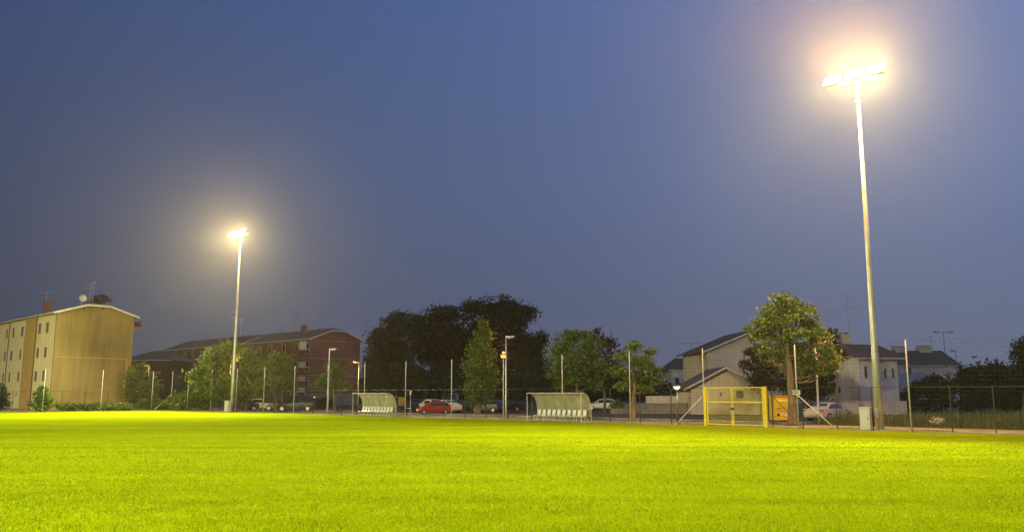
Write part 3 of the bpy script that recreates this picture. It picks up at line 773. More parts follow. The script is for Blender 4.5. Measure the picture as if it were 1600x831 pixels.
# ------------------------------------------------------------------ floodlight masts
def flood_mast(loc, visible=True, aimpts=None, label='', powers=1.0, cone=125, halo=1.0):
    root = thing('floodlight_mast', loc, ROT, label, 'floodlight mast', 'floodlight masts round the pitch')
    H = MAST_H
    mb = MB(); mb.tube([(0, 0, 0), (0, 0, 4), (0, 0, 10), (0, 0, H - 1.3)], [.235, .20, .15, .085], 16); mb.build('pole', M['galv'], root, smooth=True)
    mb = MB()
    for zz_ in (H * .34, H * .67): mb.tube([(0, 0, zz_ - .03), (0, 0, zz_ + .03)], [.235 - .145 * zz_ / H] * 2, 16)
    mb.build('joint_collar', M['galv'], root)
    mb = MB(); mb.b2((-.07, -.262, .7), (.07, -.20, 1.15)); mb.build('access_door', M['cabinet'], root)
    mb = MB(); mb.tube([(0, 0, 0), (0, 0, .06)], .36, 16); mb.build('base_plate', M['concrete'], root)
    mb = MB(); mb.tube([(0, 0, H - 1.32), (0, 0, H - 1.25), (0, 0, H - 1.2)], [.19, .19, .1], 12); mb.tube([(0, 0, H - 1.2), (0, 0, H + .15)], .07, 10)
    mb.build('pole_top', M['galv'], root, smooth=False)
    mb = MB(); mb.b2((-1.75, -.06, H - .06), (1.75, .06, H + .06)); mb.build('crossarm', M['galv'], root)
    for i, x in enumerate((-1.32, 0, 1.32)):
        R = Matrix.Rotation(D2R(-32), 3, 'X')      # face looks to -y and down
        def T(p): return R @ Vector(p) + Vector((x, -.38, H + .22))
        mb = MB()
        q = [(-.48, .16, -.33), (.48, .16, -.33), (.48, .16, .33), (-.48, .16, .33)]
        fr = [(-.5, -.13, -.36), (.5, -.13, -.36), (.5, -.13, .36), (-.5, -.13, .36)]
        vs = [T((a * .75, b_, c * .7)) for a, b_, c in q] + [T(p) for p in fr]
        mb.add(vs, [(0, 1, 2, 3), (0, 4, 5, 1), (1, 5, 6, 2), (2, 6, 7, 3), (3, 7, 4, 0), (4, 7, 6, 5)])
        hd = mb.build('floodlight', M['darkmetal'], root)
        mb = MB(); mb.add([T((a * .94, -.136, c * .94)) for a, _, c in fr], [(0, 1, 2, 3)]); mb.build('lamp_glass', M['lamp'], hd)
        mb = MB(); mb.tube([(x - .4, -.3, H + .2), (x - .4, 0, H)], .025, 6); mb.tube([(x + .4, -.3, H + .2), (x + .4, 0, H)], .025, 6); mb.build('bracket', M['galv'], hd)
        ap = aimpts[i]
        ld = bpy.data.lights.new('flood_beam', 'SPOT'); ld.energy = SPOT_W * powers; ld.color = LAMP_COL
        ld.spot_size = D2R(cone); ld.spot_blend = 0.9; ld.shadow_soft_size = 0.3
        lo = bpy.data.objects.new('flood_beam', ld); C.objects.link(lo)
        wp = Vector(loc) + Matrix.Rotation(ROT, 3, 'Z') @ Vector((x, -.75, H))
        lo.location = wp
        lo.rotation_euler = (Vector(ap) - wp).to_track_quat('-Z', 'Y').to_euler()
        ld = bpy.data.lights.new('flood_halo', 'POINT'); ld.energy = HALO_W * halo; ld.color = (1, .60, .20); ld.shadow_soft_size = 0.4  # added lamp for the halo round the head, no fitting of its own
        lo = bpy.data.objects.new('flood_halo', ld); C.objects.link(lo)
        lo.location = Vector(loc) + Matrix.Rotation(ROT, 3, 'Z') @ Vector((x * 1.0, -1.0, H + .35))
        ld = bpy.data.lights.new('flood_upward_halo', 'SPOT'); ld.energy = HALO_W * halo * (9 if halo == 1.0 else 2.5); ld.color = (1, .62, .24); ld.shadow_soft_size = 0.4  # added lamp aimed at the sky, only widens the halo
        ld.spot_size = D2R(180); ld.spot_blend = 0.35
        lo2 = bpy.data.objects.new('flood_upward_halo', ld); C.objects.link(lo2); lo2.location = lo.location
        lo2.rotation_euler = (Matrix.Rotation(ROT, 3, 'Z') @ Vector((0, -.35, 1))).to_track_quat('-Z', 'Y').to_euler()
    return root
mR = gnd(1375, 671.5); mL = gnd(362, 643.2)
_, MAST_H = onplane(mR, EX, 1337, 128)
def loc_net(p):
    r = p - O; return r.dot(EX), r.dot(EY)
xR, yR = loc_net(mR); xL, yL = loc_net(mL)
def aims(x, side, far=30):
    return [W(x - 22, side * far), W(x, side * far), W(x + 22, side * far)]
flood_mast(mR, True, aims(xR, -1, 33), 'nearer floodlight mast, tall galvanised pole on the right beside the grey cabinet', 0.95, 86)
flood_mast(mL, True, aims(xL + 10, -1, 24), 'farther floodlight mast, tall galvanised pole on the left before the trees', 1.4, 112, 0.26)
# the masts of the opposite touchline and the next one along, outside the frame
for (x, lab) in ((xR - 2, 'floodlight mast on the near touchline behind the viewer'), (xL, 'floodlight mast on the near touchline left of the frame')):
    root = flood_mast(W(x, -72), True, [W(x + d, -46) for d in (-22, 0, 22)], lab, 1.5, 98, 0.1)
    # turn heads inwards
    root.rotation_euler = (0, 0, ROT + math.pi)
for (a, b, dx, lab) in ((mR, 0, -.95, 'knee high'), (mL, 0, -.8, '')):
    pass
def cabinet(px, py, label, w=.55, h=1.25):
    p = gnd(px, py)
    t = thing('electric_cabinet', p, ROT + D2R(8), label, 'cabinet', 'electric cabinets by the masts')
    mb = MB(); mb.b2((-w / 2 - .04, -.26, 0), (w / 2 + .04, .26, .06)); mb.build('plinth', M['concrete'], t)
    mb = MB(); mb.b2((-w / 2, -.22, .06), (w / 2, .22, h)); mb.build('body', M['cabinet'], t, bevel=.01)
    mb = MB(); mb.b2((-w / 2 - .03, -.25, h), (w / 2 + .03, .25, h + .05)); mb.build('lid', M['cabinet'], t, bevel=.008)
    mb = MB(); mb.b2((-w / 2 + .05, -.232, .14), (w / 2 - .05, -.223, h - .08)); d = mb.build('door', M['cabinet'], t)
    mb = MB(); mb.b2((w / 2 - .14, -.25, h * .5), (w / 2 - .1, -.234, h * .5 + .12)); mb.build('handle', M['darkmetal'], d)
cabinet(1354, 672.5, 'grey electric cabinet beside the nearer mast')
cabinet(355.5, 643.5, 'pale electric cabinet at the foot of the farther mast', w=.7, h=1.25)

# ------------------------------------------------------------------ street lamps
def street_lamp(px, py_base, H, label, style='arm', lit=None, Y=None, headdir=1, power=0, col=(1, .5, .12)):
    p = gnd(px, py_base) if Y is None else at(px, 640, Y); p = Vector((p.x, p.y, 0))
    t = thing('street_lamp', p, 0, label, 'street lamp')
    mb = MB(); mb.tube([(0, 0, 0), (0, 0, H * .15), (0, 0, H)], [.09, .075, .05], 10)
    if style == 'double':
        mb.tube([(-.8, 0, H), (.8, 0, H)], .04, 6)
    mb.build('pole', M['galv'] if style != 'lantern' else M['green'], t, smooth=True)
    hs = ((headdir,),) if style != 'double' else ((-1,), (1,))
    if style == 'post':
        mb = MB(); mb.tube([(0, 0, H), (0, 0, H + .12), (0, 0, H + .3)], [.1, .22, .2], 12); hd = mb.build('lamp_head', M['darkmetal'], t)
        mb = MB(); mb.tube([(0, 0, H - .34), (0, 0, H - .02)], [.24, .30], 12); mb.build('lamp_glass', M['sodium'] if lit else M['plasticw'], hd)
    elif style == 'lantern':
        mb = MB(); mb.tube([(0, 0, H + .06), (0, 0, H + .14), (0, 0, H + .2)], [.34, .3, .06], 14); hd = mb.build('lamp_head', M['darkmetal'], t)
        mb = MB(); mb.tube([(0, 0, H - .12), (0, 0, H + .05)], [.12, .24], 14); mb.build('lamp_glass', M['warmlamp'] if lit else M['plasticw'], hd)
    else:
        for (s,) in hs:
            o_ = .8 * s if style == 'double' else 0
            mb = MB(); mb.prism([(o_ - .05 * s, -.12, H - .02), (o_ + .25 * s, -.2, H - .05), (o_ + .75 * s, -.14, H + .02), (o_ + .75 * s, .14, H + .02), (o_ + .25 * s, .2, H - .05), (o_ - .05 * s, .12, H - .02)], (0, 0, .13))
            hd = mb.build('lamp_head', M['galv'], t, bevel=.02)
            mb = MB(); mb.b2((o_ + .15 * s, -.12, H - .09), (o_ + .6 * s, .12, H - .055)); mb.build('lamp_glass', M['sodium'] if lit else M['plasticw'], hd)
    if power:
        ld = bpy.data.lights.new('lamp_light', 'POINT'); ld.energy = power; ld.color = col; ld.shadow_soft_size = .15
        lo = bpy.data.objects.new('lamp_light', ld); C.objects.link(lo); lo.location = p + Vector((1.3 * headdir if style == 'arm' else 0, -.3, H - .5 if style != 'post' else H + .55))
    return t
def hz(px, py, Y): return at(px, py, Y).z
street_lamp(512, 0, hz(514, 546, 92), 'unlit street lamp with short arm in front of the brick gable', Y=92, headdir=1)
street_lamp(790.5, 0, hz(790, 527, 74), 'unlit street lamp with short arm right of the columnar tree', Y=74, headdir=1)
street_lamp(1279, 0, hz(1279, 533, 56.5), 'grey street lamp pole reaching into the broad tree, its orange lamp hidden by leaves', Y=57.0, headdir=1, power=900, col=(1, .42, .07), lit=True)
street_lamp(559, 0, hz(558, 563, 104), 'lit orange street lamp left of the dark trees', Y=110, headdir=-1, lit=True, power=1300)
street_lamp(786.5, 0, hz(786, 554, 90), 'lit orange post lamp just left of the unlit lamp', style='post', Y=90, lit=True, power=1500)
street_lamp(1058.5, 0, hz(1058, 605, 58), 'small lit garden lantern on a thin green pole', style='lantern', Y=58, lit=True, power=60, col=(1, .85, .5))
street_lamp(1083, 0, hz(1083, 536, 140), 'unlit double headed lamp behind the small far house', style='double', Y=140)
street_lamp(1483.5, 0, hz(1483, 519, 125), 'unlit double headed lamp rising behind the tiled house', style='double', Y=125)
street_lamp(1500, 0, hz(1500, 548, 125), 'unlit single lamp at the right end of the tiled house', Y=125, headdir=-1)
street_lamp(229, 0, hz(229, 572, 122), 'lit orange lamp hidden in the dark tree by the ochre block', Y=120, lit=True, power=1800, headdir=-1)
street_lamp(357, 0, hz(357, 564, 106), 'lit orange lamp hidden in the wide bushy tree', Y=104, lit=True, power=500, headdir=1)

# ------------------------------------------------------------------ dugouts
def dugout(x0, x1, label, rail=True):
    y0 = -1.30
    t = thing('dugout', W(x0, y0), ROT, label, 'dugout', 'dugouts on the touchline')
    L = x1 - x0
    prof = [(-.05, 2.12), (.25, 2.13), (.52, 2.06), (.76, 1.90), (.95, 1.66), (1.08, 1.36), (1.15, 1.02), (1.17, .70), (1.17, .45)]
    # canopy, 6 panels modelled as one curved sheet with thickness
    mb = MB(); n = len(prof)
    vs = [(0, y, z) for y, z in prof] + [(L, y, z) for y, z in prof]
    ins = [(0, y - .012, z - .012) for y, z in prof] + [(L, y - .012, z - .012) for y, z in prof]
    mb.add(vs, [(i, i + 1, n + i + 1, n + i) for i in range(n - 1)])
    mb.build('canopy', M['poly'], t, smooth=True)
    for k in range(7):
        x = L * k / 6
        mb = MB(); mb.tube([(x, y - .02, z - .02) for y, z in prof], .022 if 0 < k < 6 else .03, 6); mb.build('rib', M['galv'], t, smooth=True)
    mb = MB()
    mb.tube([(-.05, -.03, 2.10), (L + .05, -.03, 2.10)], .03, 8)
    for y, z in ((.74, 1.86), (1.13, .46)): mb.tube([(0, y, z), (L, y, z)], .02, 6)
    mb.build('rail', M['paintpole'], t)
    for x in (0, L):
        mb = MB(); mb.tube([(x, 0.0, 0), (x, -.02, 2.08)], .03, 8); mb.build('front_post', M['paintpole'], t)
        mb = MB(); mb.tube([(x, 1.15, 0), (x, 1.15, .5)], .03, 8); mb.build('rear_post', M['paintpole'], t)
        mb = MB(); mb.tube([(x, 0.0, .04), (x, 1.15, .04)], .022, 6); mb.build('foot_rail', M['paintpole'], t)
    mb = MB()
    mb.b2((.12, .52, .395), (L - .12, .57, .435)); mb.b2((.12, .82, .395), (L - .12, .87, .435))
    mb.b2((.12, .52, .12), (L - .12, .55, .15))
    for k in range(6):
        x = .14 + (L - .32) * k / 5
        mb.b2((x, .525, .012), (x + .04, .565, .395)); mb.b2((x, .825, .012), (x + .04, .865, .395))
    mb.build('bench_frame', M['paintpole'], t)
    sm = None
    for k in range(10):
        x = .16 + (L - .32) * (k + .5) / 10
        if sm is None:
            mb = MB(); w = .165
            mb.prism([(-w, .42, .47), (-w, .40, .445), (-w, .86, .44), (-w, .90, .50), (-w, .96, .88), (-w, .93, .89), (-w, .86, .53), (-w, .80, .475)], (2 * w, 0, 0))
            s_ = mb.build('seat', M['plasticw'], t, bevel=.012); sm = s_
        else:
            s_ = sm.copy(); C.objects.link(s_)
        s_.location = (x, 0, 0)
    return t
def dx(px): return onplane(W(0, -1.3), EX, px, 650)[0]
dugout(dx(824), dx(908), 'nearer dugout with curved milky canopy and ten white seats')
dugout(dx(551), dx(603), 'farther dugout with curved milky canopy near the brick block')

# ------------------------------------------------------------------ buildings
def win(root, P, d, nrm, s, z0, z1, w, fr='white', pane='glass', shutters=False, proud=.02):
    """window on the wall plane through local origin; d and nrm are local unit vectors"""
    d = Vector(d); nrm = Vector(nrm); P = Vector(P)
    def bx(mb, a0, a1, b0, b1, o0, o1):
        c = P + d * (s + (a0 + a1) / 2) + nrm * ((o0 + o1) / 2) + Vector((0, 0, (b0 + b1) / 2))
        sz = [abs(d[i]) * (a1 - a0) + abs(nrm[i]) * (o1 - o0) for i in range(2)] + [b1 - b0]
        mb.box(c, sz)
    t = .07; h = w / 2
    mb = MB()
    bx(mb, -h - t, -h, z0, z1, 0.003, .05); bx(mb, h, h + t, z0, z1, 0.003, .05)
    bx(mb, -h - t, h + t, z1, z1 + t, 0.003, .055); bx(mb, -h - t - .04, h + t + .04, z0 - t, z0, 0.003, .10)
    f = mb.build('window', M[fr], root)
    mb = MB(); bx(mb, -h, h, z0, z1, .004, .018); mb.build('pane', M[pane], f)
    if shutters:
        for a_, b_ in ((-h - t - w * .5, -h - t - .01), (h + t + .01, h + t + w * .5)):
            mb = MB(); bx(mb, a_, b_, z0, z1, .051, .085); mb.build('shutter', M['white'], f)
    return f

def antenna(root, p, H, seed=0, dish=False):
    mb = MB(); x, y, z = p
    mb.tube([(x, y, z), (x, y, z + H)], .025, 5)
    g = random.Random(seed)
    for k in range(2):
        zz = z + H * (1 - .22 * k) - .05
        a = g.random() * 3
        dxx, dyy = math.cos(a) * .9, math.sin(a) * .9
        mb.tube([(x - dxx, y - dyy, zz), (x + dxx, y + dyy, zz)], .014, 4)
        for q in range(6):
            c = -1 + q * .4
            cx_, cy_ = x + dxx * c, y + dyy * c
            mb.tube([(cx_ - dyy * .3, cy_ + dxx * .3, zz), (cx_ + dyy * .3, cy_ - dxx * .3, zz)], .008, 4)
    return mb.build('antenna', M['galv'], root)

def apartment(name, P, L, Wd, ze, zr, label, wallm, gablem, roofm, over=.7, clip=1.2, group=None):
    """local frame: corner at origin, facade along -x (y=0), gable along +y (x=0)"""
    root = thing(name, P, ROT, label, 'apartment block', group)
    hm = Wd / 2
    zc = zr - clip * (zr - ze) / hm * .9      # height of the clipped gable top
    c0 = hm * (zc - ze) / (zr - ze)
    # walls
    mb = MB()
    gp = [(0, 0, 0), (0, Wd, 0), (0, Wd, ze), (0, Wd - c0, zc), (0, c0, zc), (0, 0, ze)]
    mb.prism(gp, (-.3, 0, 0)); mb.build('gable_wall', gablem, root)
    mb = MB(); mb.prism([(-L, 0, 0), (-L, Wd, 0), (-L, Wd, ze), (-L, Wd - c0, zc), (-L, c0, zc), (-L, 0, ze)], (.3, 0, 0))
    mb.b2((-.3, .0, 0), (-L + .3, .3, ze)); mb.b2((-.3, Wd - .3, 0), (-L + .3, Wd, ze)); mb.build('facade_wall', wallm, root)
    # roof with clipped gable
    o = over; th = .16
    sl = (zr - ze) / hm
    y0, y1 = -o, Wd + o
    zl = ze - o * sl
    xe, xw = o, -L - o
    xi = -1.6   # ridge starts inside
    V = [(xe, y0, zl), (xe, c0 , zc), (xe, Wd - c0, zc), (xe, y1, zl), (xi, hm, zr), (xw, y0, zl), (xw, y1, zl), (xw, hm, zr)]
    V = [(a, b, c + .12) for a, b, c in V]
    F_ = [(0, 1, 4, 7, 5), (3, 6, 7, 4, 2), (1, 2, 4)]
    n = len(V)
    V2 = V + [(a, b, c - th) for a, b, c in V]
    Fb = [tuple(reversed([i + n for i in f])) for f in F_]
    rim = [0, 1, 2, 3, 6, 7, 5]
    Fr = [(rim[i], rim[(i + 1) % 7], rim[(i + 1) % 7] + n, rim[i] + n) for i in range(7)]
    mb = MB()
    # split non-planar faces
    F2 = [(0, 1, 4), (0, 4, 7, 5), (3, 4, 2), (3, 6, 7, 4), (1, 2, 4)]
    mb.add(V2, F2 + [tuple(reversed([i + n for i in f])) for f in F2] + Fr)
    roof = mb.build('roof', roofm, root)
    # pale verge board along the gable and gutter
    mb = MB()
    pts = [Vector(V[i]) for i in (0, 1, 2, 3)]
    for a, b in zip(pts[:-1], pts[1:]):
        mb.add([a + Vector((.02, 0, -.02)), b + Vector((.02, 0, -.02)), b + Vector((.02, 0, -.22)), a + Vector((.02, 0, -.22)),
                a + Vector((.06, 0, -.02)), b + Vector((.06, 0, -.02)), b + Vector((.06, 0, -.30)), a + Vector((.06, 0, -.30))],
               [(0, 1, 2, 3), (4, 7, 6, 5), (0, 4, 5, 1), (3, 2, 6, 7), (0, 3, 7, 4), (1, 5, 6, 2)])
    mb.build('verge_board', M['lightwall'], root)
    mb = MB(); mb.b2((xe, y0 - .12, zl - .08), (xw, y0, zl + .06)); mb.build('gutter', M['white'], root)
    return root, roof, zl, zr

def chimney(roof, x, y, z0, z1, w=.8, m='brick', cap=True):
    mb = MB(); mb.b2((x - w / 2, y - w / 2, z0), (x + w / 2, y + w / 2, z1))
    if cap:
        mb.b2((x - w / 2 - .08, y - w / 2 - .08, z1 + .003), (x + w / 2 + .08, y + w / 2 + .08, z1 + .1))
        for a in (-1, 1):
            for b in (-1, 1):
                mb.b2((x + a * w * .38 - .06, y + b * w * .38 - .06, z1 + .1), (x + a * w * .38 + .06, y + b * w * .38 + .06, z1 + .32))
        mb.b2((x - w / 2 - .12, y - w / 2 - .12, z1 + .32), (x + w / 2 + .12, y + w / 2 + .12, z1 + .42))
    return mb.build('chimney', M[m], roof)

# --- ochre apartment block on the left
P1 = at(76.8, 640, 111.5); P1.z = 0
_, ze1 = onplane(P1, -EX, 76.8, 489)
Wd1, _ = onplane(P1, EY, 203, 600)
zr1 = onplane(P1 + EY * (Wd1 / 2), EX, 150, 473)[1]
b1, rf1, zl1, _ = apartment('apartment_block', P1, 34, Wd1, ze1, zr1, 'ochre and cream three storey apartment block with bare gable wall at the left', M['cream'], M['gable'], M['tiles'], over=.5, clip=1.7)
d1 = -EX
sA = onplane(P1, d1, 50, 600)[0]; sB = onplane(P1, d1, 36, 600)[0]; sC = onplane(P1, d1, 8, 600)[0]
mb = MB(); mb.b2((-sA, -.35, 0), (-sB, -.003, ze1 - .1)); mb.build('stair_tower', M['ochre'], b1)
rows = [(504.5, 520.5), (542.5, 558.5), (578.5, 595.0)]
cols = [67, 54]
rz = []
for a, b in rows:
    rz.append((onplane(P1, d1, 67, b)[1], onplane(P1, d1, 67, a)[1]))
fc = [(onplane(P1, d1, 67, 600)[0], 1.1), (onplane(P1, d1, 55, 600)[0], 1.1)]
w2 = [(27, 15), (11, 27), (27, 11)]
for ri, (z0, z1) in enumerate(rz):
    for s, w in fc:
        win(b1, (0, 0, 0), (-1, 0, 0), (0, -1, 0), s, z0, z1, w, fr='lightwall', pane='shutter')
    s27 = onplane(P1, d1, 28, 600)[0]; s14 = onplane(P1, d1, 14, 600)[0]; s3 = onplane(P1, d1, 4, 600)[0]; sm1 = onplane(P1, d1, -8, 600)[0]
    for j, s in enumerate((s27, s14, s3, sm1)):
        wide = (ri + j) % 2 == 0 and j < 2 and ri < 2
        win(b1, (0, 0, 0), (-1, 0, 0), (0, -1, 0), s, z0, z1, .95 if not wide else 1.2, fr='lightwall', pane='shutter', shutters=wide)
for s in (fc[1][0], s27 + .3, s14):
    win(b1, (0, 0, 0), (-1, 0, 0), (0, -1, 0), s, 1.75, 2.3, .7, fr='lightwall', pane='shutter')
for s in (sA - .02, sB + .12, sC):
    mb = MB(); yy = -.08 if s != sA - .02 else -.10
    if abs(s - sA) < .1: s = sA - .1
    mb.tube([(-s, yy, 0), (-s, yy, ze1 - .3)], .06, 6); mb.build('downpipe', M['shutter'], b1)
# painted/plastered line across the gable, vertical pipe, two vents
zz = onplane(P1, EY, 130, 559)[1]
mb = MB(); mb.b2((.003, 0.02, zz), (.06, Wd1 - .6, zz + .09)); mb.b2((.003, Wd1 - .75, .0), (.07, Wd1 - .62, zz)); mb.build('cable_duct', M['ochre'], b1)
mb = MB()
for px in (131, 161):
    s, z = onplane(P1, EY, px, 484); mb.b2((.003, s - .1, z), (.03, s + .1, z + .2))
mb.build('vent', M['black'], b1)
mb = MB(); mb.b2((.05, Wd1 + .003, ze1 - 1.6), (-5, Wd1 + 1.1, ze1 - 1.45)); mb.b2((.05, Wd1 + 1.05, ze1 - 1.45), (-5, Wd1 + 1.1, ze1 - .6)); mb.build('balcony', M['shutter'], b1)
cx, cz = onplane(P1 + EY * (Wd1 / 2), -EX, 74, 484)
chimney(rf1, -onplane(P1 + EY * 3, -EX, 74, 484)[0], 3, ze1 + .3, onplane(P1 + EY * 3, -EX, 74, 471)[1], .95, cap=False)
da = onplane(P1 + EY * 5, -EX, 130, 470)
antenna(b1, (-1.2, Wd1 * .47, zr1 - .4), 3.4, 2)
antenna(b1, (-onplane(P1 + EY * 3, -EX, 66, 484)[0], 3.4, ze1 + .8), 3.5, 3)
antenna(b1, (-4.5, 5.5, zr1 - .1), 3.2, 9)
mb = MB(); q = onplane(P1 + EY * 3.8 - EX * 1.0, EY, 129, 466)
c = Vector((-1.0, 3.8 + q[0], q[1])); rr = .5
ring = [c + Vector((.16, math.cos(a * math.pi / 8) * rr, math.sin(a * math.pi / 8) * rr)) for a in range(16)]
ring2 = [c + Vector((.04, math.cos(a * math.pi / 8) * rr * .6, math.sin(a * math.pi / 8) * rr * .6)) for a in range(16)]
mb.add(ring + ring2 + [c], [(i, (i + 1) % 16, 16 + (i + 1) % 16, 16 + i) for i in range(16)] + [(16 + i, 16 + (i + 1) % 16, 32) for i in range(16)])
mb.tube([c, c + Vector((-.2, 0, -.2)), c + Vector((-.2, 0, -1.4))], .035, 6); mb.tube([c + Vector((0, 0, -rr)), c + Vector((.5, 0, -.1))], .015, 4)
mb.build('satellite_dish', M['plasticw'], b1)

# --- red brick apartment block
P2 = at(482, 640, 158); P2.z = 0
ze2 = onplane(P2, EY, 482, 527)[1]
Wd2 = onplane(P2, EY, 561, 600)[0]
zr2 = onplane(P2 + EY * (Wd2 / 2), EX, 520, 513)[1]
b2_, rf2, zl2, _ = apartment('apartment_block', P2, onplane(P2, -EX, 384, 560)[0], Wd2, ze2, zr2, 'red brick four storey apartment block with pale floor bands', M['brick'], M['brick'], M['tiles'], clip=1.7)
mb = MB()
for py in (531, 559, 586):
    z = onplane(P2, EY, 483, py)[1]; mb.b2((.003, -.04, z - .1), (.05, Wd2 + .03, z + .1)); mb.b2((.05, -.05, z - .1), (-14, -.003, z + .1))
mb.build('floor_band', M['wallconc'], b2_)
mb = MB(); zg = onplane(P2, EY, 483, 614)[1]; mb.b2((.004, .02, 0.02), (.06, Wd2 - .02, zg)); mb.b2((-.02, -.06, 0.02), (-onplane(P2, -EX, 386, 560)[0], -.004, zg)); mb.build('plinth', M['wallconc'], b2_)
for px, w in ((479, .9), (461, .9), (441, 1.1), (420, 1.1), (402, 1.1)):
    s = onplane(P2, -EX, px, 600)[0]
    for (pa, pb) in ((553, 535), (580, 563), (606, 590)):
        z0 = onplane(P2, EY, 483, pa)[1]; z1 = onplane(P2, EY, 483, pb)[1]
        win(b2_, (0, 0, 0), (-1, 0, 0), (0, -1, 0), s, z0, z1, w, fr='white', pane='glass')
s = onplane(P2, -EX, 478, 600)[0]
mb = MB()
for (pa, pb) in ((545, 533), (573, 565), (588, 594), (605, 612)):
    za, zb = onplane(P2, EY, 483, pa)[1], onplane(P2, EY, 483, pb)[1]
    mb.b2((-.2, -.9, min(za, zb)), (-2.6, -.84, max(za, zb))); mb.b2((-.2, -.84, min(za, zb) - .1), (-2.6, -.06, min(za, zb)))
mb.build('balcony', M['white'], b2_)
for px in (448, 470):
    s = onplane(P2, -EX, px, 620)[0]
    mb = MB(); mb.b2((-s - 1.4, -.10, .02), (-s + 1.4, -.065, 2.5)); gd = mb.build('garage_door', M['shutter'], b2_)
    mb = MB(); mb.b2((-s - 1.6, -.14, .02), (-s - 1.42, -.062, 2.7)); mb.b2((-s + 1.42, -.14, .02), (-s + 1.6, -.062, 2.7)); mb.b2((-s - 1.42, -.14, 2.52), (-s + 1.42, -.062, 2.7)); mb.build('frame', M['white'], gd)
for px, h, sd in ((449, 3.0, 4), (473, 4.0, 5), (478, 4.2, 6), (490, 3.2, 7)):
    s = onplane(P2 + EY * (Wd2 / 2), -EX, px, 520)[0]
    antenna(b2_, (-s, Wd2 / 2, zr2), h, sd)
s = onplane(P2 + EY * (Wd2 / 2), -EX, 475, 515)[0]; chimney(rf2, -s, Wd2 / 2, zr2 - .3, zr2 + .9, .9)

# --- darker brick block farther left
P3 = at(372, 640, 178); P3.z = 0
zc3 = onplane(P3, -EX, 300, 540)[1]
L3 = onplane(P3, -EX, 257, 600)[0]
ze3 = onplane(P3 - EX * L3, EY, 257, 546)[1]
zr3 = ze3 + 2.2
b3, rf3, zl3, _ = apartment('apartment_block', P3, L3, 11, ze3, zr3, 'dim brown apartment block behind the trees with pale balconies', M['brown'], M['brown'], M['tiles'], clip=1.7)
for pxc in (262, 287, 320):
    s = onplane(P3, -EX, pxc, 600)[0]
    for zf in (ze3 - 3.2, ze3 - 6.4, ze3 - 9.6):
        mb = MB(); mb.b2((-s - 1.8, -1.1, zf - .1), (-s + 1.8, -.003, zf)); mb.b2((-s - 1.8, -1.1, zf), (-s + 1.8, -1.04, zf + .95))
        mb.build('balcony', M['white'], b3)
        win(b3, (0, 0, 0), (-1, 0, 0), (0, -1, 0), s, zf + .1, zf + 2.2, 1.3, pane='glass')
for pxc in (274, 300):
    s = onplane(P3, -EX, pxc, 600)[0]
    mb = MB(); mb.b2((-s - .2, -.5, 0), (-s + .2, -.003, ze3)); mb.build('pillar', M['wallconc'], b3)
antenna(b3, (-L3 * .4, 5.5, zr3), 6, 8); antenna(b3, (-L3 * .3, 5.5, zr3), 4, 18)

# --- generic small house
def house(P, ang, L, Wd, ze, zr, label, wallm, roofm, wins=(), ridge='x', hip=0.0, over=.5, name='house', chim=(), ant=(), cat='house'):
    """local: front along +x (0..L) at y=0, depth +y. ridge along x or y"""
    root = thing(name, P, ang, label, cat)
    mb = MB()
    if ridge == 'x':
        h = Wd / 2
        for x in (0, L - .25): mb.prism([(x, 0, 0), (x, Wd, 0), (x, Wd, ze), (x, h, zr - (hip > 0) * (zr - ze)), (x, 0, ze)], (.25, 0, 0))
        mb.b2((.25, 0, 0), (L - .25, .25, ze)); mb.b2((.25, Wd - .25, 0), (L - .25, Wd, ze))
        sl = (zr - ze) / h; zl = ze - over * sl
        V = [(-over, -over, zl), (L + over, -over, zl), (L + over - hip, h, zr), (-over + hip, h, zr), (-over, Wd + over, zl), (L + over, Wd + over, zl)]
        F2 = [(0, 1, 2, 3), (3, 2, 5, 4)] + ([(0, 3, 4), (1, 5, 2)] if hip else [])
        rim = [0, 1, 5, 4] if hip else [0, 1, 2, 5, 4, 3]
    else:
        h = L / 2
        for y in (0, Wd - .25): mb.prism([(0, y, 0), (L, y, 0), (L, y, ze), (h, y, zr), (0, y, ze)], (0, .25, 0))
        mb.b2((0, .25, 0), (.25, Wd - .25, ze)); mb.b2((L - .25, .25, 0), (L, Wd - .25, ze))
        sl = (zr - ze) / h; zl = ze - over * sl
        V = [(-over, -over, zl), (-over, Wd + over, zl), (h, Wd + over, zr), (h, -over, zr), (L + over, -over, zl), (L + over, Wd + over, zl)]
        F2 = [(0, 3, 2, 1), (3, 4, 5, 2)]
        rim = [0, 3, 4, 5, 2, 1]
    mb.build('wall', wallm, root)
    V = [(a, b, c + .14) for a, b, c in V]; n = len(V)
    m2 = MB(); m2.add(V + [(a, b, c - .12) for a, b, c in V], F2 + [tuple(reversed([i + n for i in f])) for f in F2] + [(rim[i], rim[(i + 1) % len(rim)], rim[(i + 1) % len(rim)] + n, rim[i] + n) for i in range(len(rim))])
    roof = m2.build('roof', roofm, root)
    # verge board on the front
    mb = MB()
    if ridge == 'y':
        for a, b in ((0, 3), (3, 4)):
            p, q = Vector(V[a]) + Vector((0, -.02, -.01)), Vector(V[b]) + Vector((0, -.02, -.01))
            mb.prism([p, q, q - Vector((0, 0, .2)), p - Vector((0, 0, .2))], (0, -.04, 0))
    else:
        mb.b2((-over, -over - .1, zl), (L + over, -over - .002, zl + .13))
    mb.build('eaves_board', M['white'], root)
    for (s, z0, z1, w) in wins: win(root, (0, 0, 0), (1, 0, 0), (0, -1, 0), s, z0, z1, w)
    for (x, y, z1, w) in chim: chimney(roof, x, y, ze, z1, w, 'lightwall')
    for (x, y, z, h_, sd) in ant: antenna(root, (x, y, z), h_, sd)
    return root

